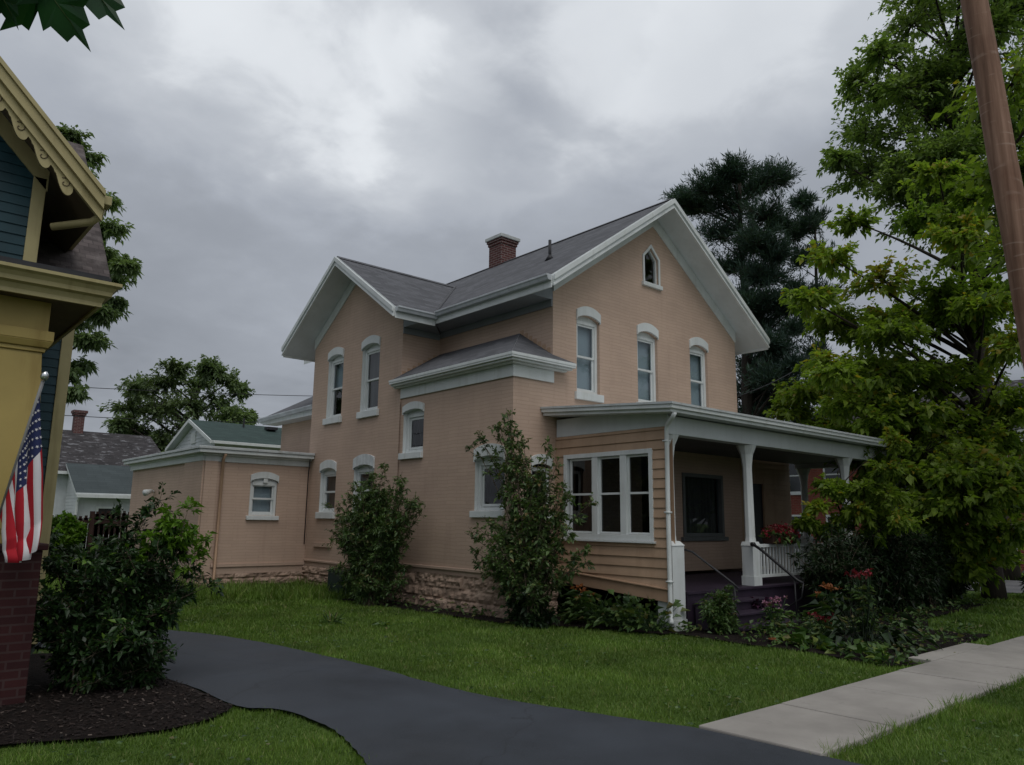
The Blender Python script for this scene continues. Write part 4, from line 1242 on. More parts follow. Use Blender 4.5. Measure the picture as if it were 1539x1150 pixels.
    c = MB(); c.tube([TW(16.10, 1.55, -.014), TW(16.10, 1.55, .045)], .022, 8); c.build('handle', M['dark_metal'], dd, smooth=True)
build_house()

def build_clover():
    n = 5200
    x = rng.uniform(-.3, 11.5, n); y = rng.uniform(-.3, 14, n)
    cl = np.array([mnoise.noise((a * .8, b * .8, 9.0)) for a, b in zip(x, y)])
    bad = inpoly(DRIVE, x, y)
    for q in (MULCH, BED, FB): bad |= inpoly(q, x, y)
    bad |= (y > 2.8) & (y < 3.86) | (x > 8.4) & (y > 7.2) | (cl < .05)
    x, y = x[~bad], y[~bad]; n = len(x)
    a = rng.uniform(0, 2 * np.pi, n)
    P = np.repeat(np.stack([x, y, rng.uniform(.01, .045, n)], 1), 3, 0)
    a3 = np.repeat(a, 3) + np.tile([0, 2.1, 4.2], n)
    D = np.stack([np.cos(a3), np.sin(a3), np.full(3 * n, .25)], 1)
    V, F, r = leaves_np(P, D, .024, .85, .1)
    o = np_mesh('clover', V, F, M['leaf_privet'], r)
    o['kind'] = 'stuff'; o['category'] = 'clover'; o['label'] = 'patches of small clover leaves among the lawn grass'
build_clover()
def build_cover():
    P = []
    for q, n in ((BED, 5200), (FB, 1700)):
        q_ = np.array(q)
        x = rng.uniform(q_[:, 0].min(), q_[:, 0].max(), n); y = rng.uniform(q_[:, 1].min(), q_[:, 1].max(), n)
        cl = np.array([mnoise.noise((a * 1.7, b * 1.7, 5.0)) for a, b in zip(x, y)])
        k = inpoly(q, x, y) & (cl > -.18)
        x, y, cl = x[k], y[k], cl[k]
        P.append(np.stack([x, y, .02 + rng.random(len(x)) * (.10 + .22 * np.maximum(0, cl + .1))], 1))
    P = np.concatenate(P)
    V, F, r = leaves_np(P, unit(len(P), .5) + np.array([0, 0, .35]), .085, .45, .35)
    o = np_mesh('ground_cover', V, F, M['leaf_privet'], r)
    o['kind'] = 'stuff'; o['category'] = 'ground cover'; o['label'] = 'low dark leafy ground cover in the planting beds'
build_cover()

# ------------------------------------------------------------------ yellow and teal neighbour house
def build_neighbour():
    h = thing('neighbour_house', 'teal clapboard house with yellow trim, scalloped barge board and a yellow porch column', 'house', (-1.5, 11, 0))
    YG, YS = 10.0, 11.4
    TG, TW = front(YG), front(YS)
    sl = 1.03
    zr = lambda x: 5.32 + sl * (1.84 - x) if x > -1.4 else 5.32 + sl * (1.84 + 1.4 - (-1.4 - x))
    AX = -1.4; AZ = zr(AX); LX = -4.64
    # walls
    w = MB()
    def iv(v, t):
        lim = 1.19
        top = (v + t) / 2
        xr = min(lim, 1.84 - (top + .30 - 5.32) / sl); xl = max(-3.99, LX + (top + .30 - 5.32) / sl)
        return [(xl, xr)] if xr > xl else []
    siding(w, TG, 3.6, 8.3, .118, iv)
    w.poly([TG(-4.1, 3.5, -.003), TG(1.31, 3.5, -.003), TG(1.31, 5.6, -.003), TG(AX, 8.3, -.003), TG(-4.1, 5.6, -.003)])
    w.poly([(1.305, YG, 0), (1.305, YS + 4, 0), (1.305, YS + 4, 5.5), (1.305, YG, 5.5)])
    siding(w, TW, .7, 4.6, .118, lambda v, t: [(-4.2, 1.91)])
    w.poly([TW(-4.2, 0, -.003), TW(2.03, 0, -.003), TW(2.03, 4.75, -.003), TW(-4.2, 4.75, -.003)])
    w.poly([(2.028, YS, 0), (2.028, 17, 0), (2.028, 17, 4.75), (2.028, 14.2, 7.4), (2.028, YS, 4.75)])
    w.build('wall', M['teal'], h)
    c = MB()
    c.bt(TG, 1.19, 1.325, 3.7, 5.52, .0, .035); c.box(1.306, 1.33, YG, YG + .12, 3.7, 5.5)
    c.bt(TW, 1.91, 2.045, .0, 4.7, .0, .035); c.box(2.03, 2.05, YS, YS + .12, 0, 4.7)
    c.build('corner_board', M['cream'], h, bevel=.004)
    f = MB()
    for a, b in (((1.34, AX)), ((-4.14, AX))):
        f.pt(TG, [(a, zr(a) - .47), (b, AZ - .47), (b, AZ - .22), (a, zr(a) - .22)], .005, .035)
    f.build('frieze_board', M['cream'], h)
    # gable roof
    r = MB()
    yf = 9.5
    r.slab([(AX, yf, AZ), (1.84, yf, 5.32), (1.84, YS + 3, 5.32), (AX, YS + 3, AZ)], .20)
    r.slab([(LX, yf, 5.32), (AX - .002, yf, AZ), (AX - .002, YS + 3, AZ), (LX, YS + 3, 5.32)], .20)
    r.build('roof', [M['old_shingle'], M['brown_soffit'], M['cream']], h)
    # side wing roof
    r = MB()
    r.slab([(.2, 11.05, 4.75), (2.35, 11.05, 4.75), (2.35, 14.2, 7.96), (.2, 14.2, 7.96)], .14)
    r.slab([(.2, 14.203, 7.96), (2.35, 14.203, 7.96), (2.35, 17.3, 4.75), (.2, 17.3, 4.75)], .14)
    r.build('roof', [M['old_shingle'], M['brown_soffit'], M['cream']], h)
    # barge board: layered crown moulding and scalloped board
    TBf = front(yf)
    b = MB()
    def seg(o0, o1, d0, d1):
        for xa in (1.84, LX):
            b.pt(TBf, [(xa, 5.32 - o1), (AX, AZ - o1), (AX, AZ - o0), (xa, 5.32 - o0)], d0, d1)
    seg(-.02, .045, .03, .115); seg(.05, .15, .02, .085); seg(.155, .20, .02, .10); seg(.205, .30, .003, .05); seg(.302, .34, .01, .065)
    bo = b.build('barge_board', M['cream'], h, bevel=.004)
    s = MB(); sc_ = MB()
    for sgn in (1,):
        x = 1.52
        while x > -1.2:
            L = .246; xs_ = [x - L * k / 16 for k in range(17)]
            P = []
            for k, xx in enumerate(xs_):
                t = k / 16
                dz = .055 + .13 * max(0, math.sin(math.pi * min(1, t * 1.35))) ** .7 * (1 if t < .74 else 0) + (.02 if .74 <= t < .86 else .0)
                P.append((xx, zr(xx) - .34 - dz))
            top = [(xx, zr(xx) - .335) for xx in xs_]
            for k in range(16):
                s.pt(TBf, [P[k], P[k + 1], top[k + 1], top[k]], .004, .03)
            cx_, cz_ = x - L * .36, zr(x - L * .36) - .405
            sp = [TBf(cx_ + (.012 + .0052 * j) * math.cos(j * .62 + 2.2), cz_ + (.012 + .0052 * j) * math.sin(j * .62 + 2.2), .034) for j in range(11)]
            sc_.tube(sp, .0055, 5); x -= L
    so_ = s.build('scallop_trim', M['cream'], bo); sc_.build('scroll_carving', M['brown_soffit'], so_, smooth=True)
    g = MB()
    g.box(1.82, 1.93, 9.46, YS + 2.6, 5.20, 5.31); g.build('gutter', M['cream'], h, bevel=.01)
    g = MB(); g.tube([(1.86, 9.62, 5.2), (1.84, 9.62, 5.08), (1.78, 9.66, 5.02), (1.42, 9.90, 4.93)], .045, 8); g.build('downspout', M['cream'], h, smooth=True)
    # porch roof and cornice
    r = MB(); r.box(-7, 1.66, 7.78, 11.2, 3.79, 3.84); r.box(-7, 1.64, 7.80, YS, 3.842, 3.86); pr = r.build('porch_roof', M['dark_metal'], h)
    c = MB()
    prof = [(0, 3.785), (0, 3.755), (-.035, 3.735), (-.06, 3.70), (-.065, 3.66), (-.11, 3.645), (-.13, 3.60), (-.13, 3.56), (-.16, 3.56), (-.16, 3.785)]
    n = len(prof)
    A = [(-7, 7.70 - o, z) for o, z in prof]; B = [(1.74 + o, 7.70 - o, z) for o, z in prof]; Cc = [(1.74 + o, 11.3, z) for o, z in prof]
    c.add(A + B + Cc, [(i, (i + 1) % n, n + (i + 1) % n, n + i) for i in range(n)] + [(n + i, n + (i + 1) % n, 2 * n + (i + 1) % n, 2 * n + i) for i in range(n)] + [tuple(range(n)), tuple(2 * n + i for i in range(n))])
    c.build('cornice', M['cream'], pr)
    c = MB(); c.box(-7, 1.578, 7.862, 11.38, 3.585, 3.60); c.build('soffit', M['brown_soffit'], pr)
    c = MB(); c.box(-7, 1.24, 8.09, 8.50, 3.30, 3.583); c.box(.82, 1.24, 8.502, 11.3, 3.30, 3.583); c.build('beam', M['yellow'], pr, bevel=.006)
    # column on its brick pier
    def taper(m, x, y, z0, z1, h0, h1):
        m.hexa([(x + sx * h0, y + sy * h0, z0) for sx, sy in ((-1, -1), (1, -1), (1, 1), (-1, 1))] + [(x + sx * h1, y + sy * h1, z1) for sx, sy in ((-1, -1), (1, -1), (1, 1), (-1, 1))])
    for cx_ in (1.0, -2.4):
        m = MB(); taper(m, cx_, 8.32, 1.44, 3.10, .32, .215)
        taper(m, cx_, 8.32, 3.101, 3.14, .235, .235); taper(m, cx_, 8.32, 3.141, 3.20, .255, .285); taper(m, cx_, 8.32, 3.201, 3.296, .285, .285)
        taper(m, cx_, 8.32, 1.36, 1.438, .35, .35)
        co = m.build('column', M['yellow'], h, bevel=.006)
        p = MB(); taper(p, cx_, 8.32, 0, 1.30, .385, .385); taper(p, cx_, 8.32, 1.302, 1.358, .42, .42); p.build('brick_pier', M['maroon_brick'], h, bevel=.006)
    d = MB(); d.box(-7, 1.25, 8.2, 11.35, .62, .70); d.box(-2.0, .62, 8.45, 8.55, 0, 1.3); d.build('porch_floor', M['maroon_brick'], h)
build_neighbour()

def build_flag():
    base = Vector((1.0, 7.985, 1.40)); T0 = Vector((1.145, 7.52, 2.66)); T1 = base.lerp(T0, .16)
    dirp = (T0 - T1).normalized()
    f = thing('flag', 'american flag hanging from an angled pole on the yellow porch column', 'flag', base)
    m = MB(); m.tube([base, T0 + dirp * .10], .014, 8); m.build('flag_pole', M['grey_steel'], f, smooth=True)
    m = MB(); q = T0 + dirp * .13
    m.tube([q - dirp * .04, q - dirp * .01, q + dirp * .02, q + dirp * .045], [.016, .032, .030, .008], 10); m.build('finial', M['steel'], f, smooth=True)
    m = MB(); m.tube([base + Vector((0, .0, -.05)), base + dirp * .12], .026, 8); m.box(base.x - .05, base.x + .05, base.y - .015, base.y + .005, base.z - .09, base.z + .09); m.build('bracket', M['dark_metal'], f)
    NS, NTt = 52, 60
    def pos(s, t):
        b = T0.lerp(T1, s)
        L = 1.30 - .92 * s ** 1.2
        x = b.x + .14 * t * (1 - .6 * s) + .034 * math.sin(s * 19 + .6) * min(1, t * 2.0) + .010 * math.sin(s * 31 + t * 3) * t
        y = b.y + .055 * math.sin(s * 19 + 2.0 + t * .8) * min(1, t * 2.2) - .22 * s * min(1, t * 1.5)
        z = b.z - L * t
        if t > .82:                                          # fly end folds back on itself
            k = (t - .82) / .18
            x += .06 * k * (s - .7); y += -.06 * math.sin(k * 2.2); 
        return Vector((x, y, z))
    m = MB()
    V = [pos(i / NS, j / NTt) for i in range(NS + 1) for j in range(NTt + 1)]
    F = [[], [], []]
    for i in range(NS):
        for j in range(NTt):
            s = (i + .5) / NS; t = (j + .5) / NTt
            if s < 7 / 13 and t < .355: k = 2
            else: k = 0 if int(s * 13) % 2 == 0 else 1
            F[k].append((i * (NTt + 1) + j, (i + 1) * (NTt + 1) + j, (i + 1) * (NTt + 1) + j + 1, i * (NTt + 1) + j + 1))
    m.v = [tuple(v) for v in V]
    for k in range(3):
        m.f += F[k]; m.m += [k] * len(F[k])
    # stars lie just proud of both faces of the canton
    for r_ in range(9):
        cols = 6 if r_ % 2 == 0 else 5
        for c_ in range(cols):
            s = (7 / 13) * (r_ + 1) / 10; t = .355 * ((c_ * 2 + (1 if r_ % 2 == 0 else 2)) / 12)
            ds = .0205; dt = .0165
            e1 = (pos(s + .01, t) - pos(s - .01, t)) / .02; e2 = (pos(s, t + .01) - pos(s, t - .01)) / .02
            nn = e1.cross(e2).normalized(); c0 = pos(s, t); a1 = e1.normalized(); a2 = nn.cross(a1)
            for sg in (.003, -.003):
                pts = [c0 + nn * sg]
                for q_ in range(10):
                    rr = .0155 if q_ % 2 == 0 else .0062
                    an = q_ * math.pi / 5
                    pts.append(c0 + nn * sg + (a1 * math.cos(an) * -1 + a2 * math.sin(an)) * rr)
                m.add([tuple(p) for p in pts], [(0, q_ + 1, (q_ + 1) % 10 + 1) for q_ in range(10)], 1)
    m.build('flag_cloth', [M['flag_red'], M['flag_white'], M['flag_blue']], f, smooth=True, recalc=False)
build_flag()

# ------------------------------------------------------------------ buildings behind
def simple_window(parent, T, u0, u1, v0, v1, fr='white', d=.03):
    m = MB(); ring(m, T, u0 - .08, u1 + .08, v0 - .08, v1 + .08, .08, .003, d); m.bt(T, u0, u1, (v0 + v1) / 2 - .03, (v0 + v1) / 2 + .03, .003, d - .008)
    m.bt(T, u0 - .14, u1 + .14, v0 - .15, v0 - .082, .003, d + .05)
    w = m.build('window', M[fr], parent)
    MB().poly([T(u0, v0, .006), T(u1, v0, .006), T(u1, v1, .006), T(u0, v1, .006)]).build('pane', M['pane_dark'], w)
    return w
M['pane_dark'] = NT('dark_pane').fin((.02, .024, .027), .08, None, .6)

def build_background():
    # white garage with a green roof
    g = thing('garage', 'white sided garage with a dark green shingle roof behind the low rear addition', 'garage', (13, 31.7, 0))
    T = side(10.4)
    w = MB()
    siding(w, T, 2.2, 5.3, .14, lambda v, t: [(-(31.7 + (5.32 - (v + t) / 2) / .39), -(31.7 - (5.32 - (v + t) / 2) / .39))] if (v + t) / 2 > 4.35 else [(-34.1, -29.3)])
    w.poly([T(-34.1, 0, -.003), T(-29.3, 0, -.003), T(-29.3, 4.45, -.003), T(-31.7, 5.36, -.003), T(-34.1, 4.45, -.003)])
    w.poly([(10.4, 29.3, 0), (17, 29.3, 0), (17, 29.3, 4.45), (10.4, 29.3, 4.45)])
    w.build('wall', M['white_siding'], g)
    r = MB(); r.slab([(10.15, 29.0, 4.48), (17.2, 29.0, 4.48), (17.2, 31.7, 5.52), (10.15, 31.7, 5.52)], .10); r.slab([(10.15, 31.703, 5.52), (17.2, 31.703, 5.52), (17.2, 34.4, 4.48), (10.15, 34.4, 4.48)], .10)
    ro = r.build('roof', [M['green_roof'], M['white_siding'], M['white']], g)
    b = MB(); Tb = side(10.15)
    for a in (-29.0, -34.4): b.pt(Tb, [(a, 4.36), (-31.7, 5.40), (-31.7, 5.54), (a, 4.50)], .003, .04)
    b.build('barge_board', M['white'], ro)
    b = MB(); b.box(10.2, 17.2, 28.88, 28.99, 4.36, 4.47); b.build('gutter', M['white'], g, bevel=.01)
    b = MB(); b.box(13.1, 13.55, 30.85, 31.2, 5.30, 5.42); b.tube([(12.2, 31.2, 5.3), (12.2, 31.2, 5.72)], .04, 8); b.build('roof_vent', M['dark_metal'], ro)
    b = MB(); b.bt(T, -31.95, -31.45, 4.55, 5.0, .003, .05); b.build('gable_vent', M['white'], g)
    # old house with patchy roof and brick chimney
    h = thing('old_house', 'low white house with a patchy dark roof and red brick chimney beyond the fence', 'house', (6.5, 37, 0))
    w = MB(); w.box(2.2, 10.6, 35.4, 42.2, 0, 3.4)
    w.poly([(10.6, 35.4, 3.4), (10.6, 42.2, 3.4), (10.6, 38.9, 5.3)]); w.poly([(2.2, 35.4, 3.4), (2.2, 42.2, 3.4), (2.2, 38.9, 5.3)])
    w.build('wall', M['white_siding'], h)
    r = MB(); r.slab([(1.9, 34.95, 3.38), (10.9, 34.95, 3.38), (10.7, 38.9, 5.42), (1.9, 38.9, 5.42)], .12); r.slab([(1.9, 38.903, 5.42), (10.7, 38.903, 5.42), (10.9, 42.6, 3.38), (1.9, 42.6, 3.38)], .12)
    ro = r.build('roof', [M['slate'], M['white_siding'], M['white']], h)
    c = MB(); c.box(7.36, 7.76, 38.6, 39.0, 4.9, 6.1); c.box(7.31, 7.81, 38.55, 39.05, 6.1, 6.2); c.box(7.27, 7.85, 38.51, 39.09, 6.2, 6.32); c.build('chimney', M['red_brick'], ro)
    # lean-to extension
    w = MB(); TL = side(6.75)
    w.poly([(6.75, 33.2, 2.4), (9.6, 33.2, 2.4), (9.6, 33.2, .0), (6.75, 33.2, .0)])
    siding(w, TL, .2, 3.4, .13, lambda v, t: [(-35.3, -(33.1 + max(0, ((v + t) / 2 - 2.35)) * 1.75))])
    w.poly([TL(-35.4, 0, -.003), TL(-33.2, 0, -.003), TL(-33.2, 2.4, -.003), TL(-35.4, 3.5, -.003)])
    w.build('wall', M['white_siding'], h)
    r = MB(); r.slab([(6.6, 32.9, 2.48), (9.9, 32.9, 2.48), (9.9, 35.3, 3.72), (6.6, 35.3, 3.72)], .10); r.build('lean_to_roof', [M['grey_roof'], M['white'], M['white']], h)
    b = MB(); b.box(6.62, 9.9, 32.76, 32.88, 2.30, 2.42); b.tube([(6.75, 32.85, 2.35), (6.7, 33.0, 2.15), (6.7, 33.1, 0)], .05, 8); b.build('gutter', M['white'], h)
    simple_window(h, front(33.2), 7.5, 8.3, .9, 1.9)
    # wooden fence
    f = thing('wood_fence', 'dark weathered board fence with notched tops behind the large bush', 'fence', (5.3, 26, 0))
    p = MB(); x = 2.2
    while x < 7.4:
        zt = 1.62 + random.uniform(-.02, .02) + (.14 if x > 5.8 else 0)
        p.hexa([(x, 26.0, .02), (x + .135, 26.0, .02), (x + .135, 26.025, .02), (x, 26.025, .02), (x + .03, 26.0, zt), (x + .105, 26.0, zt), (x + .105, 26.025, zt), (x + .03, 26.025, zt)])
        p.hexa([(x, 26.0, .021), (x + .135, 26.0, .021), (x + .135, 26.024, .021), (x, 26.024, .021), (x, 26.0, zt - .07), (x + .135, 26.0, zt - .07), (x + .135, 26.024, zt - .07), (x, 26.024, zt - .07)]); x += .15
    p.build('boards', M['fence'], f)
    for x in (2.2, 3.9, 5.65, 7.35): MB().box(x, x + .12, 25.86, 25.98, 0, 1.75).build('post', M['fence'], f, bevel=.01)
    r = MB(); r.box(2.2, 7.4, 25.95, 25.995, 1.38, 1.48); r.build('rail', M['fence'], f)
    # red brick house across the side street
    b = thing('red_brick_house', 'red brick house with white trimmed windows across the side street', 'house', (35, 13, 0))
    T = side(32.0)
    w = MB(); w.box(32.0, 40, 6.5, 19.5, -.3, 5.0); w.build('wall', M['red_house_brick'], b)
    r = MB(); r.slab([(31.5, 6.0, 5.05), (31.5, 20, 5.05), (36, 17, 7.6), (36, 9, 7.6)], .12); r.slab([(31.5, 20, 5.05), (40.5, 20, 5.05), (36, 17, 7.6)], .12); r.slab([(31.5, 6, 5.05), (36, 9, 7.6), (40.5, 6, 5.05)], .12); r.slab([(40.5, 6, 5.05), (36, 9, 7.6), (36, 17, 7.6), (40.5, 20, 5.05)], .12)
    r.build('roof', [M['slate'], M['white'], M['white']], b)
    c = MB(); c.box(31.62, 31.98, 6.2, 19.8, 4.62, 4.9); c.build('cornice', M['white'], b)
    for y in (17.6, 15.6, 12.8, 9.6, 7.6):
        simple_window(b, T, -y - .45, -y + .45, 3.05, 4.45); simple_window(b, T, -y - .45, -y + .45, .55, 1.95)
build_background()

# ------------------------------------------------------------------ utility pole, wires
def build_poles():
    bx, by = 7.815, 1.736                               # the pole leans a few degrees away from the street
    P = thing('utility_pole', 'tall leaning brown wooden utility pole standing in the grass strip by the sidewalk', 'utility pole', (bx, by, 0))
    ax = lambda z: (bx - .0128 * z, by + .0493 * z)
    m = MB(); n = 24
    pts = [(ax(z)[0] + .004 * math.sin(i), ax(z)[1] + .003 * math.cos(i * 1.7), z) for i, z in enumerate(np.linspace(-.1, 10.5, n))]
    m.tube(pts, list(np.linspace(.132, .102, n)), 28); m.build('shaft', M['pole'], P, smooth=True)
    cx, cy = ax(9.76)
    c = MB(); c.box(cx - 1.1, cx + 1.1, cy - .19, cy - .11, 9.7, 9.82); c.build('cross_arm', M['pole'], P, bevel=.01)
    for q in (-1.0, -.4, .4, 1.0):
        c = MB(); c.tube([(cx + q, cy - .15, 9.82), (cx + q, cy - .15, 9.88), (cx + q, cy - .15, 9.92), (cx + q, cy - .15, 9.97)], [.02, .05, .03, .045], 10); c.build('insulator', M['dark_metal'], P, smooth=True)
    def wire(name, label, a, b, sag, r=.014):
        a = Vector(a); b = Vector(b)
        pts = [a.lerp(b, k / 24) - Vector((0, 0, sag * 4 * (k / 24) * (1 - k / 24))) for k in range(25)]
        pts = [p - a for p in pts]
        o = MB(); o.tube([p + a for p in pts], r, 6); o = o.build(name, M['wire'], None, True, loc=a); return tag(o, label, 'utility wire')
    wire('power_line', 'upper thin power line running behind the trees at the left', (-9, 33, 6.0), (26, 34, 8.6), .55)
    wire('power_line', 'lower thin power line passing just above the brick chimney at the left', (-9, 34, 5.7), (27, 34.5, 7.6), 1.0)
    wire('service_wire', 'thin wire slanting up from the right wall of the tan house toward the pine', (15.53, 10.1, 4.5), (30, 14.5, 9.0), .25)
build_poles()

# ------------------------------------------------------------------ plants
def twig_leaves(C, R_, ntw, nl, size, zs=.75, up=.15, width=.5, droop=.25, start=.25, bend=.3):
    """clumps: from each centre C[i] a set of twigs of length ~R_[i]; leaves sit along the twigs.  Returns leaf arrays and twig segments"""
    Ps, Ds, Rn, segs = [], [], [], []
    for c, r in zip(C, R_):
        c = np.asarray(c, float)
        k = ntw if ntw > 0 else int(-ntw * r * r) + 3
        d = unit(k); d[:, 2] = d[:, 2] * zs + up
        d /= np.linalg.norm(d, axis=1, keepdims=True)
        ln = r * rng.uniform(.35, 1.2, k)
        shade = .10 * rng.normal()
        for j in range(k):
            tip = c + d[j] * ln[j] * np.array([1, 1, zs]); 
            side_ = unit(1)[0] * ln[j] * bend * .5
            mid = (c + tip) / 2 + side_
            tt = rng.uniform(start, 1.0, nl)
            p = ((1 - tt) ** 2)[:, None] * c + (2 * tt * (1 - tt))[:, None] * mid + (tt ** 2)[:, None] * tip
            dd = (tip - c) / max(1e-6, np.linalg.norm(tip - c)) + unit(nl) * .9
            Ps.append(p + unit(nl) * (size * .25 + .06 * r)); Ds.append(dd)
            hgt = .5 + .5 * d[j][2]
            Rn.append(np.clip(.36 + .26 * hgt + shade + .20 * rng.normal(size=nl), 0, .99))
            segs.append((c, mid, tip))
    P = np.concatenate(Ps); D = np.concatenate(Ds); rn = np.concatenate(Rn)
    return P, D, rn, segs

def tubes(mb, pts_list, r0, r1, n=5):
    for pts in pts_list:
        k = len(pts)
        mb.tube(pts, [r0 + (r1 - r0) * i / (k - 1) for i in range(k)], n, caps=False)

def tree(name, label, cat, base, clumps, leafmat, barkmat, leaf, ntw, nl, trunk_r, top_z, group=None, zs=.7, up=.15, width=.5, droop=.3, first=2.0, draw_twigs=.006, lean=(0, 0), limb_r=.06):
    t = thing(name, label, cat, base, group)
    b = Vector(base)
    m = MB()
    nseg = 12
    tp = [Vector((b.x + lean[0] * (k / nseg) + .12 * math.sin(k * .9) * (k / nseg), b.y + lean[1] * (k / nseg) + .10 * math.cos(k * 1.3) * (k / nseg), b.z - .05 + (top_z - b.z + .05) * k / nseg)) for k in range(nseg + 1)]
    m.tube(tp, [trunk_r * (1.35 if k == 0 else 1.08 if k == 1 else 1 - .8 * k / nseg) for k in range(nseg + 1)], 10)
    C = [c[:3] for c in clumps]; Rr = [c[3] for c in clumps]
    for c, r in zip(C, Rr):
        c = Vector(c)
        hd = math.hypot(c.x - b.x, c.y - b.y)
        z0 = min(max(c.z - .55 * hd - .3, b.z + first), top_z - .1)
        k = (z0 - b.z + .05) / (top_z - b.z + .05) * nseg
        i = min(nseg - 1, int(k)); a = tp[i].lerp(tp[i + 1], k - i)
        mid = a.lerp(c, .5) + Vector((0, 0, .12 * hd)) + Vector(unit(1)[0]) * .15 * r
        pts = []
        for q in range(9):
            s = q / 8; pts.append(a * (1 - s) ** 2 + mid * 2 * s * (1 - s) + c * s * s)
        rr = limb_r * min(1.6, .5 + hd * .16)
        m.tube(pts, [rr * (1 - .8 * q / 8) for q in range(9)], 6, caps=False)
    P, D, rn, segs = twig_leaves(C, Rr, ntw, nl, leaf, zs, up)
    if draw_twigs:
        tubes(m, [[Vector(x) for x in s] for s in segs], draw_twigs * 1.6, draw_twigs * .5, 4)
    m.build('trunk', barkmat, t, smooth=True)
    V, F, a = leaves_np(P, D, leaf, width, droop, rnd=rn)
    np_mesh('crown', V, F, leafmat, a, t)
    return t
# foliage clump positions: x, y, z, radius
MAPLE = [(18.09,9.38,4.9,0.76),(18.93,9.98,5.03,0.72),(16.35,8.39,6.78,0.64),(17.0,8.04,7.83,0.78),(18.77,8.2,9.28,0.69),(18.2,7.35,7.35,1.08),(19.7,6.93,9.25,1.02),(17.45,5.72,9.32,0.7),(19.38,5.94,8.02,1.16),(19.6,7.03,6.64,1.32),(18.92,8.22,6.4,1.15),(19.72,5.76,6.41,1.22),(16.75,8.08,5.28,0.8),(15.81,7.51,4.82,0.68),(18.13,9.88,4.44,0.59),(18.29,7.59,4.55,1.16),(16.84,7.19,4.21,0.96),(18.6,6.38,4.76,1.22),(19.95,5.73,4.53,1.22),(17.26,8.36,3.73,0.61),(19.33,9.63,4.15,0.62),(17.04,7.46,3.05,0.85),(17.43,6.49,3.17,1.18),(20.45,7.3,3.11,1.24),(17.52,5.28,2.83,1.06),(19.0,7.86,1.92,1.05),(19.42,7.93,1.91,0.96),(17.39,6.07,1.76,1.07),(16.65,5.56,2.06,0.92),(16.68,7.8,4.24,0.65),(17.67,5.03,1.5,0.74),(18.39,6.91,0.74,0.69),(18.09,4.73,5.33,0.84),(20.73,5.35,5.95,0.86),(17.56,6.67,4.96,1.01),(17.02,6.89,4.76,0.88),(19.34,6.42,3.91,1.08),(16.9,7.25,1.18,0.73),(19.06,6.04,1.05,0.88),(18.01,8.61,6.65,0.72),(18.76,8.89,6.7,0.68),(18.34,5.38,8.87,0.72),(17.77,7.74,3.73,0.69),(16.47,7.05,3.76,0.57),(18.06,7.1,3.85,0.75),(19.34,7.1,2.7,0.87),(18.31,5.99,2.62,0.81),(19.42,6.13,3.58,0.86),(20.55,6.2,3.54,0.82),(19.7,5.75,2.08,0.87),(17.64,7.77,2.42,0.61),(19.42,8.8,2.47,0.61),(16.95,6.88,2.66,0.71),(19.13,8.04,3.03,0.72),(19.29,7.24,1.69,0.87),(17.05,6.16,1.93,0.69),(17.6,5.97,0.81,0.72),(18.61,7.65,3.63,0.71),(19.85,8.47,3.64,0.69),(18.57,6.37,3.09,0.8),(17.37,6.53,4.03,0.79),(18.98,8.37,4.72,0.81),(19.73,8.92,5.13,0.76),(20.08,5.85,3.62,0.92),(18.44,6.28,6.91,0.89),(19.34,7.56,6.69,0.94),(20.25,7.89,6.59,0.88),(17.59,7.86,5.14,0.76),(19.88,8.53,5.6,0.76),(18.96,5.62,6.87,0.9),(19.7,6.43,5.22,1.0),(18.03,4.95,2.84,0.76),(19.92,5.35,4.18,0.91),(20.85,5.32,4.26,0.86),(17.98,7.41,5.28,0.76),(17.94,5.51,8.18,0.84),(17.53,5.4,7.77,0.73),(19.25,7.14,3.92,0.79),(19.41,6.07,3.4,0.69),(19.98,4.74,7.0,0.84),(18.85,6.15,6.54,0.79),(19.13,7.71,6.5,0.88),(19.66,8.0,6.87,0.82),(17.82,7.24,6.11,0.87),(16.76,6.68,5.7,0.74),(18.07,5.26,6.28,0.71),(19.81,5.87,2.41,0.67),(17.31,6.11,1.33,0.57),(17.34,6.35,2.12,0.74),(19.18,6.8,0.92,0.65),(17.27,6.34,1.42,0.75),(19.5,6.74,2.45,0.65),(19.28,6.44,2.52,0.81),(16.62,5.68,2.54,0.63),(18.21,5.3,2.46,0.63),(16.78,5.0,2.26,0.52),(18.3,5.5,1.46,0.76),(19.01,6.85,2.67,0.68),(17.2,5.98,2.75,0.55)]
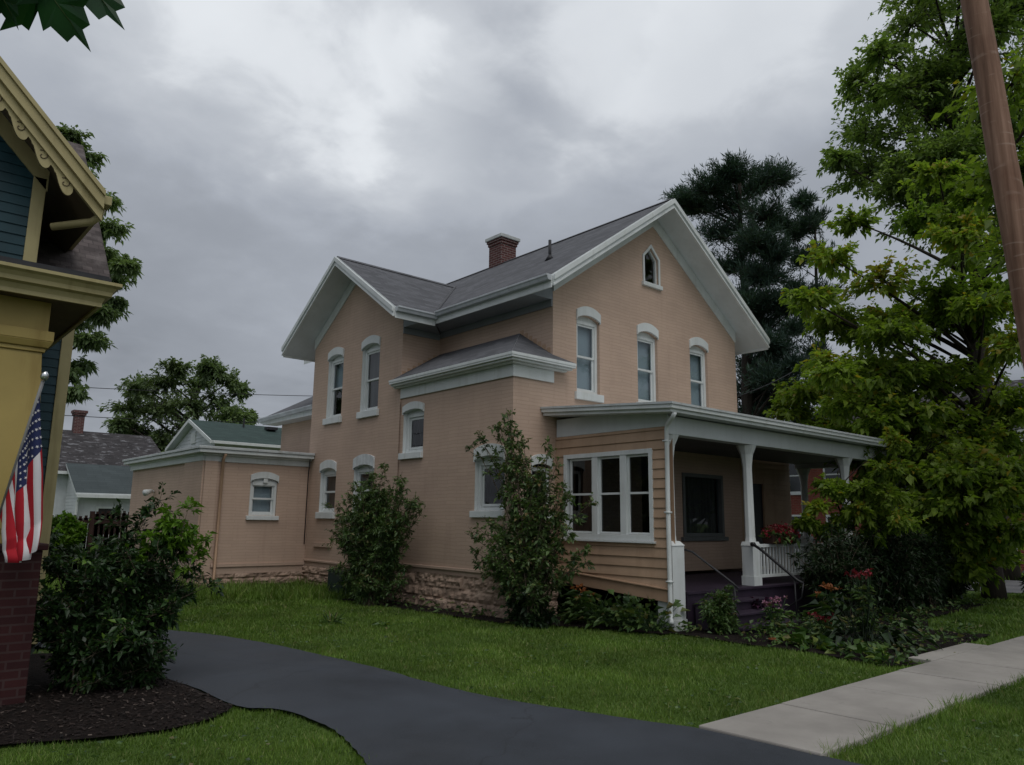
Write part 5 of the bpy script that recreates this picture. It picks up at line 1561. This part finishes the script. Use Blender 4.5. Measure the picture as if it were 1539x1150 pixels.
TALL = [(25.65,10.83,17.46,0.84),(25.36,10.52,14.9,1.13),(27.72,11.5,16.4,1.11),(25.99,11.17,13.78,0.97),(26.14,8.96,18.85,1.2),(25.41,8.27,15.93,1.6),(28.24,8.73,16.8,1.58),(25.01,9.18,14.48,1.35),(26.52,7.55,17.04,1.83),(28.04,6.85,18.89,2.07),(28.85,6.41,19.29,1.91),(27.44,6.61,15.29,1.93),(27.35,8.24,14.71,1.66),(24.74,9.55,12.39,1.01),(24.04,9.07,12.27,0.88),(26.65,7.05,12.14,1.56),(25.34,11.54,14.52,0.59),(23.06,10.44,13.27,0.48),(25.92,9.85,17.9,0.96),(24.23,9.33,17.11,0.81),(25.34,7.92,19.91,1.7),(27.99,7.02,21.32,2.15),(26.73,10.74,17.07,1.03),(27.5,11.42,17.97,0.97),(26.62,8.43,11.89,1.31),(29.33,8.81,12.84,1.29),(28.36,6.26,13.58,1.93),(29.76,7.07,14.68,1.84),(25.19,8.72,13.18,1.28),(24.8,8.89,13.19,1.14),(27.33,9.15,20.88,1.22),(26.85,10.51,14.39,1.11),(25.27,8.96,15.73,1.28),(24.26,8.89,15.59,1.12),(28.31,7.3,15.36,1.18),(28.56,7.15,15.07,1.06),(27.95,9.46,20.58,1.91),(28.88,9.11,20.59,1.75),(26.18,7.83,12.69,1.31),(27.21,6.35,19.39,1.57),(28.24,5.44,15.57,1.58),(25.45,4.88,14.22,1.28),(26.33,5.86,19.53,1.61),(25.65,6.43,17.12,1.1),(27.98,5.36,15.93,1.56),(30.27,5.35,17.31,1.52),(28.44,5.59,13.82,1.66),(25.24,8.03,12.8,1.26),(24.68,7.81,12.97,1.11),(26.98,5.11,11.62,1.08),(29.78,5.95,12.47,1.07),(27.95,4.71,15.97,1.5),(27.24,9.12,17.0,1.39),(26.14,8.45,15.44,1.43),(28.93,5.49,14.28,1.7),(27.1,6.13,19.07,1.7),(27.49,5.06,11.52,1.37),(25.64,4.47,10.6,1.14),(27.0,5.87,18.38,1.66),(25.73,6.55,17.38,1.12),(25.02,10.2,13.52,1.27),(25.75,5.83,11.53,1.01),(27.88,6.58,21.02,1.7),(29.9,6.79,22.43,1.63),(26.11,8.83,12.58,1.6),(27.55,6.59,20.99,1.34),(24.73,6.09,19.23,1.09),(27.9,8.6,15.91,1.24),(25.38,8.76,11.58,1.5),(28.52,9.63,13.19,1.52),(27.08,8.45,17.13,1.46),(25.17,8.33,16.31,1.23),(26.88,6.64,14.84,1.41),(25.61,6.76,11.19,1.27),(29.18,7.33,12.02,1.29),(25.95,7.93,13.79,1.18),(25.25,7.6,13.54,1.03),(25.24,8.82,11.37,1.29),(28.22,9.53,12.46,1.29),(28.56,7.19,22.16,1.55),(24.94,6.68,19.95,1.23),(28.81,7.02,22.09,1.7),(25.01,5.67,19.03,1.31)]
PINE = [(25.28,15.8,15.28,0.69),(25.43,15.89,15.37,0.63),(25.15,16.82,14.95,0.81),(26.97,17.59,15.79,0.78),(27.31,16.15,15.39,0.91),(28.07,15.48,15.85,0.74),(28.72,15.74,16.21,0.68),(26.41,18.21,14.88,0.79),(26.4,18.29,15.01,0.72),(26.62,16.71,14.47,1.01),(26.24,14.98,13.55,0.91),(27.65,15.22,13.58,0.71),(26.05,17.03,13.24,0.93),(26.35,15.7,12.51,0.97),(25.48,14.98,12.21,0.84),(25.84,18.48,15.11,0.55),(26.66,19.36,15.78,0.51),(26.71,16.89,11.91,0.93),(25.95,15.09,11.02,0.83),(25.69,14.86,10.71,0.74),(25.54,15.62,9.97,0.87),(25.37,15.16,9.68,0.77),(26.66,15.02,12.13,0.74),(26.05,14.48,11.6,0.65),(26.29,15.69,9.04,0.83),(27.61,16.33,9.57,0.78),(26.04,14.74,8.04,0.75),(25.44,14.76,8.11,0.67),(27.61,16.41,7.72,0.98),(28.13,16.29,7.91,0.89),(27.21,16.68,6.6,0.96),(26.93,15.19,6.66,0.88),(25.28,14.57,6.69,0.75),(27.83,16.03,6.05,0.85),(27.79,16.03,6.23,0.77),(27.01,16.76,5.5,0.84),(27.99,17.02,5.71,0.78),(27.42,14.99,9.93,0.57),(26.17,14.07,9.53,0.49),(26.58,15.38,9.85,0.67),(25.63,14.67,9.74,0.58),(26.93,14.59,7.37,0.6),(25.61,13.77,7.13,0.51)]
PINE2 = [(32.47,16.62,16.4,0.48),(31.33,15.88,15.98,0.42),(31.75,16.0,14.92,0.67),(32.82,16.77,15.2,0.62),(32.21,16.91,14.81,0.61),(33.08,16.16,15.66,0.55),(32.55,17.0,13.61,0.81),(32.18,15.83,13.54,0.66),(32.34,17.3,12.32,0.67),(32.04,16.35,11.73,0.79),(32.24,15.67,11.62,0.65),(32.46,17.14,10.38,0.8),(30.97,16.67,9.91,0.69),(31.81,16.1,8.86,0.77),(31.9,17.19,7.19,0.77),(30.88,16.69,7.11,0.67),(32.63,16.16,7.16,0.84),(31.54,16.6,5.89,0.82),(33.02,17.42,6.29,0.77)]
BACKT = [(11.09,44.6,7.37,1.06),(11.3,43.92,8.6,0.89),(12.04,46.91,8.77,0.85),(12.71,44.13,8.99,0.98),(12.92,43.28,9.66,0.81),(12.21,43.69,7.21,1.36),(13.35,46.48,7.82,1.31),(13.74,43.09,7.68,1.44),(14.51,42.1,9.52,0.79),(14.13,41.75,9.69,0.71),(15.56,42.34,9.13,0.88),(15.26,43.29,7.86,1.38),(16.78,43.75,8.95,0.62),(15.68,41.76,7.18,0.87),(15.91,41.45,6.96,0.78),(16.94,43.1,6.66,0.57),(14.24,43.58,5.9,1.29),(14.54,45.51,6.52,1.21),(12.94,43.92,5.64,1.21),(11.99,44.95,6.01,1.07),(15.58,44.27,6.06,1.32),(14.88,41.22,5.86,1.11),(11.22,45.39,6.35,0.83),(10.43,43.16,6.37,0.71),(14.52,44.1,9.03,0.83),(17.47,43.87,7.37,0.42),(17.7,44.31,7.5,0.38),(13.34,42.69,4.69,1.18),(13.05,42.27,4.69,1.05)]
TREEN = [(3.82,25.44,13.16,0.5),(4.3,25.75,12.77,0.5),(4.14,25.81,12.75,0.45),(3.81,24.05,11.45,0.51),(4.71,24.76,11.12,0.57),(4.99,26.1,11.65,0.54),(4.91,23.97,9.98,0.59),(5.67,25.36,9.49,0.43),(5.17,23.06,8.66,0.35),(5.39,25.54,8.92,0.57),(4.86,23.78,7.38,0.53),(4.68,23.78,6.56,0.52),(4.89,25.32,6.04,0.41),(4.47,24.04,5.03,0.35),(5.54,25.47,8.17,0.33),(3.48,24.5,12.13,0.71),(3.3,23.35,11.44,0.61),(3.18,24.79,10.67,0.93),(4.32,25.2,10.5,0.71),(4.65,23.62,9.1,0.62),(3.77,23.8,8.14,0.88),(3.72,25.64,6.93,0.93),(4.56,25.74,7.51,0.61),(4.24,24.47,5.63,0.44),(2.57,24.78,11.71,1.06),(2.42,23.7,11.5,0.92)]
SMALLT = [(13.54,6.98,1.93,0.29),(13.89,6.86,2.27,0.3),(14.06,7.04,2.37,0.27),(13.72,7.27,1.59,0.25),(13.28,7.12,1.65,0.21),(14.08,6.27,2.26,0.33),(13.78,6.24,2.27,0.29),(14.25,6.43,1.84,0.36),(13.81,6.3,1.86,0.31),(14.07,6.76,1.72,0.3),(13.92,7.06,1.47,0.25),(14.14,7.05,1.51,0.22),(14.12,5.96,2.61,0.32),(14.26,5.8,3.09,0.33),(14.11,5.93,2.13,0.35),(14.52,5.99,2.16,0.32),(13.89,6.55,2.14,0.24),(14.16,5.81,1.72,0.38),(14.55,6.07,1.7,0.35),(14.31,6.24,1.48,0.33)]
def fill(L, trunk, r, n):
    out = []
    for _ in range(n):
        c = L[int(rng.integers(0, len(L)))]; k = rng.uniform(.35, .8)
        out.append((trunk[0] + (c[0] - trunk[0]) * k, trunk[1] + (c[1] - trunk[1]) * k, c[2] + rng.uniform(-.4, .6), r * rng.uniform(.7, 1.1)))
    return out
tree('maple_tree', 'large bright green maple with low spreading leaves in front of the porch at the right', 'tree', (19.9, 6.2, 0), [(x, y, z, r * .98) for x, y, z, r in MAPLE], M['leaf_maple'], M['bark_dark'], .125, 32, 30, .20, 8.5, first=1.9, zs=.6, width=.62, droop=.35, draw_twigs=.006)
tree('broadleaf_tree', 'tall green tree rising behind the bright maple at the upper right', 'tree', (27.5, 8.2, 0), [(x, y, z, r * 1.08) for x, y, z, r in TALL], M['leaf_tall'], M['bark_dark'], .14, 32, 32, .32, 18, first=5, zs=.8, up=.3, width=.55, draw_twigs=.008, limb_r=.08)
tree('pine_tree', 'tall dark pine standing directly behind the front gable', 'tree', (26.6, 16.3, 0), [(x, y, z, r * 1.5) for x, y, z, r in PINE], M['needle'], M['bark_dark'], .17, 70, 50, .34, 15.6, first=3, zs=.8, up=.75, width=.17, droop=-.1, draw_twigs=.010, limb_r=.07)
tree('pine_tree', 'smaller dark conifer to the right of the tall pine behind the maple', 'tree', (32.3, 16.0, 0), [(x, y, z, r * 1.4) for x, y, z, r in PINE2], M['needle'], M['bark_dark'], .21, 32, 44, .22, 15.0, first=2, zs=.9, up=.8, width=.17, droop=-.1, draw_twigs=.010, limb_r=.05)
tree('broadleaf_tree', 'wide leafy tree on the skyline above the garage and old house', 'tree', (14.3, 43.7, 0), [(x, y, z, r * 1.12) for x, y, z, r in BACKT], M['leaf_far'], M['bark_dark'], .17, 44, 34, .35, 8.5, first=3, zs=.8, up=.25, width=.55, draw_twigs=.012, limb_r=.09)
tree('broadleaf_tree', 'tall tree behind the teal house with branches reaching past its roof', 'tree', (3.4, 25.2, 0), [(x, y, z, r * 1.1) for x, y, z, r in TREEN], M['leaf_far'], M['bark_dark'], .13, 40, 34, .3, 11, first=4, zs=.6, up=.0, width=.45, droop=.5, draw_twigs=.01, limb_r=.07)
tree('small_tree', 'small loose green tree hanging in front of the right end of the porch', 'tree', (14.0, 6.8, 0), SMALLT, M['leaf_maple'], M['bark_dark'], .09, 20, 24, .035, 2.6, first=.6, draw_twigs=.004, limb_r=.018)

def shrub(name, label, base, tips, leafmat, leaf, nstem=1, sub=5, nl=16, spread=.25, stem_r=.012, width=.5, zs=.8, stemmat='stem', start=.25, subr=.28, group=None, droop=.25, up=.35, jit=.12, cat='shrub'):
    """multi-stemmed shrub: one stem to every tip, leafy side twigs along its upper part"""
    t = thing(name, label, cat, base, group)
    b = Vector(base); m = MB()
    C = []; Rr = []
    for tip in tips:
        for _ in range(nstem):
            tv = Vector(tip) + Vector(unit(1)[0]) * jit
            a = b + Vector((random.uniform(-spread, spread), random.uniform(-spread, spread), -.03))
            mid = a.lerp(tv, .45); mid.z += .18 * (tv - a).length; mid.x -= (tv.x - a.x) * .18; mid.y -= (tv.y - a.y) * .18
            pts = []
            for q in range(9):
                s = q / 8; pts.append(a * (1 - s) ** 2 + mid * 2 * s * (1 - s) + tv * s * s)
            m.tube(pts, [stem_r * (1 - .75 * q / 8) for q in range(9)], 5, caps=False)
            for q in range(sub):
                s = start + (1 - start) * (q + random.random()) / sub
                p = a * (1 - s) ** 2 + mid * 2 * s * (1 - s) + tv * s * s
                C.append(tuple(p)); Rr.append(subr * random.uniform(.6, 1.15) * (1.05 - .35 * s))
    P, D, rn, segs = twig_leaves(C, Rr, 5, nl, leaf, zs, up, start=.15)
    tubes(m, [[Vector(x) for x in s] for s in segs], stem_r * .35, stem_r * .15, 3)
    m.build('stems', M[stemmat], t, smooth=True)
    V, F, a = leaves_np(P, D, leaf, width, droop, rnd=rn)
    np_mesh('foliage', V, F, M[leafmat], a, t)
    return t

def ell(c, r, n, zmin=None, power=.5):
    v = unit(n) * (rng.random(n)[:, None] ** power)
    p = np.array(c) + v * np.array(r)
    if zmin is not None: p[:, 2] = np.maximum(p[:, 2], zmin)
    return [tuple(q) for q in p]

# big dense bush by the driveway
tips = ell((2.12, 8.35, .84), (.76, .62, .64), 105, .15, .35) + ell((2.2, 8.1, .35), (.55, .5, .3), 50, .08, .35) + [(2.55, 8.2, 1.55), (2.45, 8.3, 1.66), (2.35, 8.35, 1.62), (2.2, 8.4, 1.58), (2.7, 8.1, 1.35), (2.8, 8.15, 1.2), (1.55, 8.3, 1.2), (1.5, 8.4, 1.1), (2.85, 8.2, 1.3), (2.9, 8.2, .95)]
shrub('bush', 'large dense dark green bush beside the driveway and brick pier', (2.1, 8.4, 0), tips, 'leaf_bush', .052, 1, 7, 15, .35, .011, .48, .8, start=.35, subr=.26)
tips = [(2.42, 8.05, 1.62), (2.52, 8.0, 1.66), (2.6, 8.05, 1.56), (2.35, 8.05, 1.55), (2.72, 7.95, 1.40), (2.2, 8.0, 1.5)]
shrub('sapling', 'bright yellow green shoots poking from the top of the large bush', (2.45, 8.2, 0), tips, 'leaf_bright', .06, 1, 4, 14, .08, .007, .42, .6, start=.72, subr=.17, cat='plant')
# upright shrub beside the wing windows
tips = ell((7.85, 13.2, 1.65), (.45, 1.6, .80), 110, .4, .42) + [(7.85, 12.7, 2.72), (7.85, 12.95, 2.62), (7.85, 13.4, 2.55), (7.9, 12.2, 2.45), (7.9, 13.9, 2.2), (7.85, 11.6, 1.9), (7.85, 11.75, 2.05), (7.85, 14.5, 1.9), (7.85, 14.2, 2.15), (7.9, 12.4, 2.6)] + ell((7.85, 13.2, .6), (.4, 1.1, .5), 55, .1, .4)
shrub('shrub', 'dense rounded shrub with upright shoots growing below the wing windows', (7.85, 13.05, 0), tips, 'leaf_privet', .055, 1, 7, 13, .22, .010, .40, .9, start=.3, subr=.22)
# lilac in front of the bay corner
tips = [(8.3, 9.85, 3.45), (8.3, 9.75, 3.3), (8.25, 10.0, 3.25), (8.3, 10.15, 3.15), (8.3, 10.2, 3.0), (8.25, 9.95, 3.0), (8.3, 9.55, 3.35), (8.3, 9.45, 3.1), (8.3, 9.35, 3.2), (8.3, 9.7, 3.0), (8.3, 9.3, 2.9), (8.2, 10.0, 2.7), (8.2, 9.7, 2.5),
        (8.3, 8.75, 2.9), (8.3, 8.6, 2.75), (8.35, 8.85, 2.6), (8.3, 8.95, 2.45), (8.25, 8.5, 2.5), (8.3, 9.1, 2.3), (8.25, 8.3, 2.3), (8.3, 8.15, 2.2), (8.3, 8.0, 2.1), (8.25, 7.9, 1.9), (8.2, 8.0, 1.6), (8.2, 7.75, 1.35), (8.2, 8.2, 1.4), (8.2, 7.7, 1.0), (8.2, 10.35, .95), (8.2, 10.4, 1.2), (8.25, 10.45, 2.95), (8.25, 10.3, 3.2), (8.3, 8.45, 1.9)] + \
       ell((8.2, 9.25, 1.15), (.40, 1.25, .75), 34, .3, .4) + ell((8.25, 8.85, 1.9), (.35, .6, .55), 16, .3, .5)
shrub('lilac_shrub', 'tall open multi-stemmed shrub in front of the bay and triple window', (8.3, 9.05, 0), tips, 'leaf_lilac', .060, 1, 7, 8, .2, .013, .52, .9, start=.36, subr=.22)
tips = ell((8.3, 9.05, .35), (.35, .40, .40), 26, .1, .4)
shrub('shrub', 'low dark growth around the foot of the tall multi-stemmed shrub', (8.3, 9.1, 0), tips, 'leaf_dark', .07, 1, 4, 10, .2, .008, .5, .8, start=.3, subr=.2)
# yews and dark shrubs at the porch front and beyond
shrub('yew_bush', 'rounded dark evergreen bush hiding the porch railing below the red flowers', (13.3, 6.5, 0), ell((13.3, 6.5, .9), (.9, .6, .85), 85, .1, .35), 'leaf_dark', .075, 1, 5, 12, .3, .012, .28, .8, start=.3, subr=.26)
shrub('yew_bush', 'added tall dark evergreen bush between the other two, standing in for shade under the low maple branches', (14.9, 6.35, 0), ell((14.9, 6.35, .95), (.85, .55, .95), 80, .1, .35), 'leaf_dark', .08, 1, 5, 12, .3, .012, .3, .8, start=.3, subr=.28)  # added bush: its dark leaves stand in for shade below the maple
shrub('yew_bush', 'dark evergreen bush at the right end of the porch under the maple', (16.2, 6.3, 0), ell((16.2, 6.3, .8), (1.1, .6, .85), 85, .1, .35), 'leaf_dark', .085, 1, 5, 12, .3, .012, .3, .8, start=.3, subr=.28)
shrub('shrub', 'dark shrub near the slim trunk at the far right', (18.9, 6.9, 0), ell((18.9, 6.9, .7), (.8, .6, .6), 40, .1, .35), 'leaf_dark', .10, 1, 5, 11, .3, .012, .4, .8, start=.3, subr=.28)
shrub('shrub', 'low shrub at the right edge beyond the lawn', (20.6, 5.3, 0), ell((20.6, 5.3, .5), (.7, .5, .45), 30, .1, .35), 'leaf_dark', .10, 1, 5, 11, .3, .012, .4, .8, start=.3, subr=.28)
shrub('shrub', 'dark leafy shrub left of the porch steps by the white corner post', (9.95, 6.72, 0), ell((9.95, 6.72, .38), (.24, .26, .36), 26, .08, .4), 'leaf_privet', .06, 1, 4, 10, .1, .007, .42, .9, start=.3, subr=.16)
shrub('shrub', 'bright green shrub showing above the board fence', (4.9, 25.2, 0), ell((4.9, 25.2, 1.25), (.5, .4, .55), 30, .3, .4), 'leaf_bright', .13, 1, 4, 10, .2, .012, .5, .8, start=.4, subr=.26)
shrub('shrub', 'dark green growth in front of the board fence', (3.6, 23.6, 0), ell((3.7, 23.6, .8), (1.5, .5, .55), 50, .1, .4), 'leaf_dark', .12, 1, 4, 10, .6, .012, .5, .8, start=.3, subr=.3)

def rosette(name, label, base, n, L, leafmat, width=.6, group=None, h=.12, droop=.6, up=.9, cat='plant'):
    t = thing(name, label, cat, base, group)
    a = rng.uniform(0, 2 * np.pi, n); e = rng.uniform(.15, up, n)
    D = np.stack([np.cos(a) * (1 - e * .5), np.sin(a) * (1 - e * .5), e], 1)
    st = np.array(base) + np.stack([np.cos(a), np.sin(a), np.zeros(n)], 1) * rng.uniform(0, L * .35, n)[:, None]
    P = st + D * (h * rng.uniform(.5, 1.4, n))[:, None]
    m = MB()
    for q, p in zip(st[::2], P[::2]): m.tube([tuple(q - np.array([0, 0, .02])), tuple((q + p) / 2 + np.array([0, 0, .01])), tuple(p)], .004, 4, caps=False)
    m.build('stalks', M[leafmat], t, smooth=True)
    V, F, r = leaves_np(P, D, L, width, droop, .3, fold=.25)
    np_mesh('leaves', V, F, M[leafmat], r, t)
    return t
HG = 'hosta clumps edging the flower bed'
for i, (x, y, lab) in enumerate([(9.95, 5.62, 'light green hosta clump nearest the porch steps'), (9.72, 5.2, 'largest light green hosta clump at the edge of the front lawn'), (9.70, 4.72, 'hosta clump in the middle of the bed edge'), (9.50, 4.36, 'small hosta clump between the middle clump and the walk'), (9.38, 4.06, 'hosta clump at the sidewalk end of the bed')]):
    rosette('hosta', lab, (x, y, .0), 34 if i < 2 else 24, .20 if i < 2 else .16, 'leaf_hosta', .52, HG, .13, .55)
def flowers(name, label, base, spots, mat, size, stemh, leafmat='leaf_privet', nleaf=60, leaf=.10, group=None, lw=.3, cat='flowers'):
    t = thing(name, label, cat, base, group)
    m = MB(); Ps = []; Ds = []
    for s in spots:
        s = np.array(s); b = np.array(base) + np.array([rng.normal() * .06, rng.normal() * .06, -.02])
        m.tube([tuple(b), tuple((b + s) / 2 + np.array([rng.normal() * .03, rng.normal() * .03, .05])), tuple(s)], .005, 4, caps=False)
        k = 9
        Ps.append(np.repeat(s[None], k, 0) + unit(k) * size * .3); Ds.append(unit(k) + np.array([0, 0, .5]))
    m.build('stalks', M['leaf_privet'], t, smooth=True)
    V, F, r = leaves_np(np.concatenate(Ps), np.concatenate(Ds), size, .6, .1)
    np_mesh('blossoms', V, F, M[mat], r, t)
    if nleaf:
        a = rng.uniform(0, 2 * np.pi, nleaf)
        sp = np.array(spots)[rng.integers(0, len(spots), nleaf)]
        P = np.array(base) + (sp - np.array(base)) * rng.uniform(.1, .85, nleaf)[:, None]
        V, F, r = leaves_np(P, np.stack([np.cos(a), np.sin(a), .5 * np.ones(nleaf)], 1), leaf, lw, .5)
        np_mesh('leaves', V, F, M[leafmat], r, t)
    return t
flowers('pink_flowers', 'pale pink flowers standing beside the porch steps', (10.45, 6.1, 0), ell((10.45, 6.12, .46), (.22, .18, .16), 11), 'fl_pink', .042, .5, nleaf=110, leaf=.12)
flowers('red_flowers', 'coral red flowers on top of the tall dark leafy plant', (10.7, 4.95, 0), ell((10.72, 4.95, .93), (.26, .24, .10), 12), 'fl_red', .05, .9, nleaf=170, leaf=.15)
rosette('leafy_plant', 'tall dark plant with drooping grey green leaves in the flower bed', (10.45, 4.85, 0), 130, .22, 'leaf_dark', .36, None, .55, .9, 1.2)
flowers('orange_lilies', 'orange lilies behind the hostas near the porch steps', (11.3, 5.75, 0), ell((11.3, 5.75, .66), (.22, .2, .12), 6), 'fl_orange', .055, .7, nleaf=80, leaf=.3, lw=.12)
flowers('orange_lilies', 'faded orange lilies at the foot of the porch end wall', (9.1, 8.85, 0), ell((9.1, 8.75, .50), (.12, .32, .14), 8), 'fl_orange', .05, .5, nleaf=90, leaf=.26, lw=.12)
flowers('bronze_flowers', 'dull red flowers low behind the largest hosta clump', (10.25, 5.35, 0), ell((10.25, 5.35, .36), (.3, .2, .06), 12), 'fl_red', .035, .4, nleaf=90, leaf=.14)
rosette('purple_plant', 'dark purple leafy plant on the porch steps', (11.45, 6.95, .26), 60, .14, 'fl_purple', .4, None, .12, .5)
GC = 'low plants under the porch end wall'
for i, (x, y, lab) in enumerate([(9.28, 8.65, 'low green plant below the far end of the porch wall'), (9.25, 8.25, 'low green plant below the middle of the porch wall'), (9.3, 7.85, 'low green plant below the near end of the porch wall'), (9.32, 7.5, 'low green plant at the foot of the downspout')]):
    rosette('ground_plant', lab, (x, y, 0), 130, .15, 'leaf_privet', .45, GC, .42, .5)
rosette('weed', 'tall grassy weed sticking up from the side lawn', (5.95, 11.1, 0), 26, .26, 'leaf_privet', .10, None, .03, .4, 1.4)
rosette('weed', 'pale flat weed lying in the side lawn', (6.45, 10.4, 0), 20, .12, 'leaf_hosta', .45, None, .02, .3, .5)
# red flower box on the railing
fb = thing('flower_box', 'planter of red flowers sitting on the porch railing', 'planter', (12.95, 7.42, 1.257))
m = MB(); m.hexa([(12.55, 7.34, 1.257), (13.35, 7.34, 1.257), (13.35, 7.52, 1.257), (12.55, 7.52, 1.257), (12.50, 7.30, 1.42), (13.40, 7.30, 1.42), (13.40, 7.56, 1.42), (12.50, 7.56, 1.42)]); m.build('box', M['basket'], fb, bevel=.01)
p_ = np.array(ell((12.95, 7.40, 1.46), (.58, .22, .17), 520)); V, F, r = leaves_np(p_, unit(520) + np.array([0, -.2, .4]), .055, .7, .2); np_mesh('blossoms', V, F, M['fl_red'], r, fb)
p_ = np.array(ell((12.95, 7.40, 1.40), (.55, .22, .14), 260)); V, F, r = leaves_np(p_, unit(260), .09, .6, .3); np_mesh('leaves', V, F, M['leaf_privet'], r, fb)
# small things
ub = MB(); ub.box(8.0, 8.38, 14.55, 15.18, 0, .50); ub.box(7.98, 8.40, 14.53, 15.20, .502, .54)
tag(ub.build('utility_box', M['green_metal'], None, bevel=.02, loc=(8.2, 14.87, 0)), 'dark green metal box standing against the wing wall beside the shrub', 'utility box')
lf = MB(); lf.add([(9.78, 5.72, .05), (9.86, 5.80, .085), (9.96, 5.83, .07), (9.93, 5.90, .06), (9.84, 5.92, .055), (9.74, 5.83, .06)], [(0, 1, 5), (1, 2, 3), (1, 3, 4), (1, 4, 5)])
tag(lf.build('fallen_leaf', M['fl_orange'], None, loc=(9.85, 5.82, 0)), 'single orange fallen leaf on the lawn in front of the hostas', 'leaf')

# street tree whose branch hangs over the viewer
cl = [(14.6 + 2.9 * math.cos(a) * r, 1.6 + 2.7 * math.sin(a) * r, z, 1.15) for a, r, z in [(.5 + k * 1.05, (.95, .7, .4)[k % 3], 4.9 + .55 * ((k * 5) % 9)) for k in range(22)]]  # near maple by the pole, its crown also added to shade the porch
tree('street_tree', 'maple at the right edge of the photograph with bright leaves around the utility pole', 'tree', (15.0, 1.3, 0), cl, M['leaf_maple'], M['bark_dark'], .13, 30, 26, .19, 8.6, first=3.0, zs=.65, width=.62, droop=.35, draw_twigs=.006)

def street_tree():
    cl = [(-3.4 + 2.6 * math.cos(a) * r, 1.5 + 2.4 * math.sin(a) * r, z, .95) for a, r, z in ((.2, .9, 5.2), (1.0, .8, 5.8), (1.9, .9, 5.4), (2.8, .9, 5.6), (3.7, .8, 5.2), (4.6, .9, 5.9), (5.5, .9, 5.4), (0, .3, 6.9), (2, .4, 7.2), (4, .4, 7.0))]
    t = tree('street_tree', 'maple by the street whose big lobed leaves hang in at the top left', 'tree', (-3.4, 1.5, 0), cl, M['leaf_near'], M['bark'], .17, 14, 18, .2, 7.2, first=3.0, zs=.7, width=.8)
    # drooping twig with lobed leaves
    tw = MB()
    A = Vector((-2.0, 2.1, 4.4)); B = Vector((-.25, 1.7, 3.35)); C_ = Vector((.16, 1.47, 2.60))
    pts = [A * (1 - s) ** 2 + B * 2 * s * (1 - s) + C_ * s * s for s in [k / 12 for k in range(13)]]
    tw.tube(pts, [.014 - .011 * k / 12 for k in range(13)], 6)
    tw.tube([Vector((-3.35, 1.5, 4.0)), Vector((-2.7, 1.8, 4.4)), A], [.04, .025, .014], 6)
    half = [(0, -.02), (.10, -.10), (.20, -.14), (.34, -.10), (.50, -.16), (.40, .02), (.46, .10), (.70, .12), (.62, .24), (.86, .36), (.60, .42), (.56, .52), (.36, .46), (.26, .48), (.34, .70), (.22, .72), (.18, .92), (.06, .90), (0, 1.15)]
    lv = MB(); vein = MB()
    rt, up, fw = rt_, up_, fw_
    def leaf(c, size, ang, tilt, yaw=0.0):
        ax = rt * math.cos(ang) + up * math.sin(ang)              # along the midrib (base to tip)
        ay = -rt * math.sin(ang) + up * math.cos(ang)
        nn = ax.cross(ay)
        ay = (ay * math.cos(tilt) + nn * math.sin(tilt)); nn = ax.cross(ay)
        def pt(x, y):
            return Vector(c) + (ay * x + ax * y + nn * (-.10 * abs(x) + .05 * math.sin(y * 5 + x * 7) - .12 * y * y)) * size
        L = [pt(x, y) for x, y in half]; Rr = [pt(-x, y) for x, y in half]
        mid = [pt(0, -.02 + 1.17 * k / 8) for k in range(9)]
        # fan triangulation of each half from points on the midrib
        def fan(S):
            vs = S + mid; n = len(S)
            fs = []
            mi = [min(range(9), key=lambda k: abs((-.02 + 1.17 * k / 8) - max(0, half[j][1] * .75))) for j in range(n)]
            for j in range(n - 1):
                fs.append((j, j + 1, n + mi[j]))
                a, b = mi[j], mi[j + 1]
                if a != b: fs.append((n + a, j + 1, n + b))
            lv.add(vs, fs)
        fan(L); fan(Rr)
        for e in (half[9], half[4], half[16], (-half[9][0], half[9][1]), (-half[4][0], half[4][1]), (0, 1.1)):
            vein.tube([pt(0, 0), pt(e[0] * .5, e[1] * .5), pt(e[0] * .9, e[1] * .9)], [.0016, .0012, .0005], 4)
        vein.tube([Vector(C_), pt(0, 0)], .0018, 5)
    cA = Vector((.128, 1.46, 2.575))
    leaf(cA, .155, R(-62), .25)
    leaf(Vector((.168, 1.45, 2.612)), .148, R(-50), -.35)
    leaf(Vector((.085, 1.50, 2.545)), .085, R(-77), .5)
    leaf(Vector((.06, 1.52, 2.60)), .16, R(-100), .9)
    leaf(Vector((.02, 1.54, 2.70)), .17, R(-150), -.4)
    tw.build('twig', M['bark'], t, smooth=True)
    lo = lv.build('leaf_spray', M['leaf_near'], t, recalc=False)
    me = lo.data; at = me.attributes.new('rnd', 'FLOAT', 'POINT')
    at.data.foreach_set('value', np.full(len(me.vertices), .5, np.float32))
    vein.build('leaf_veins', M['leaf_tall'], t, smooth=True)
street_tree()
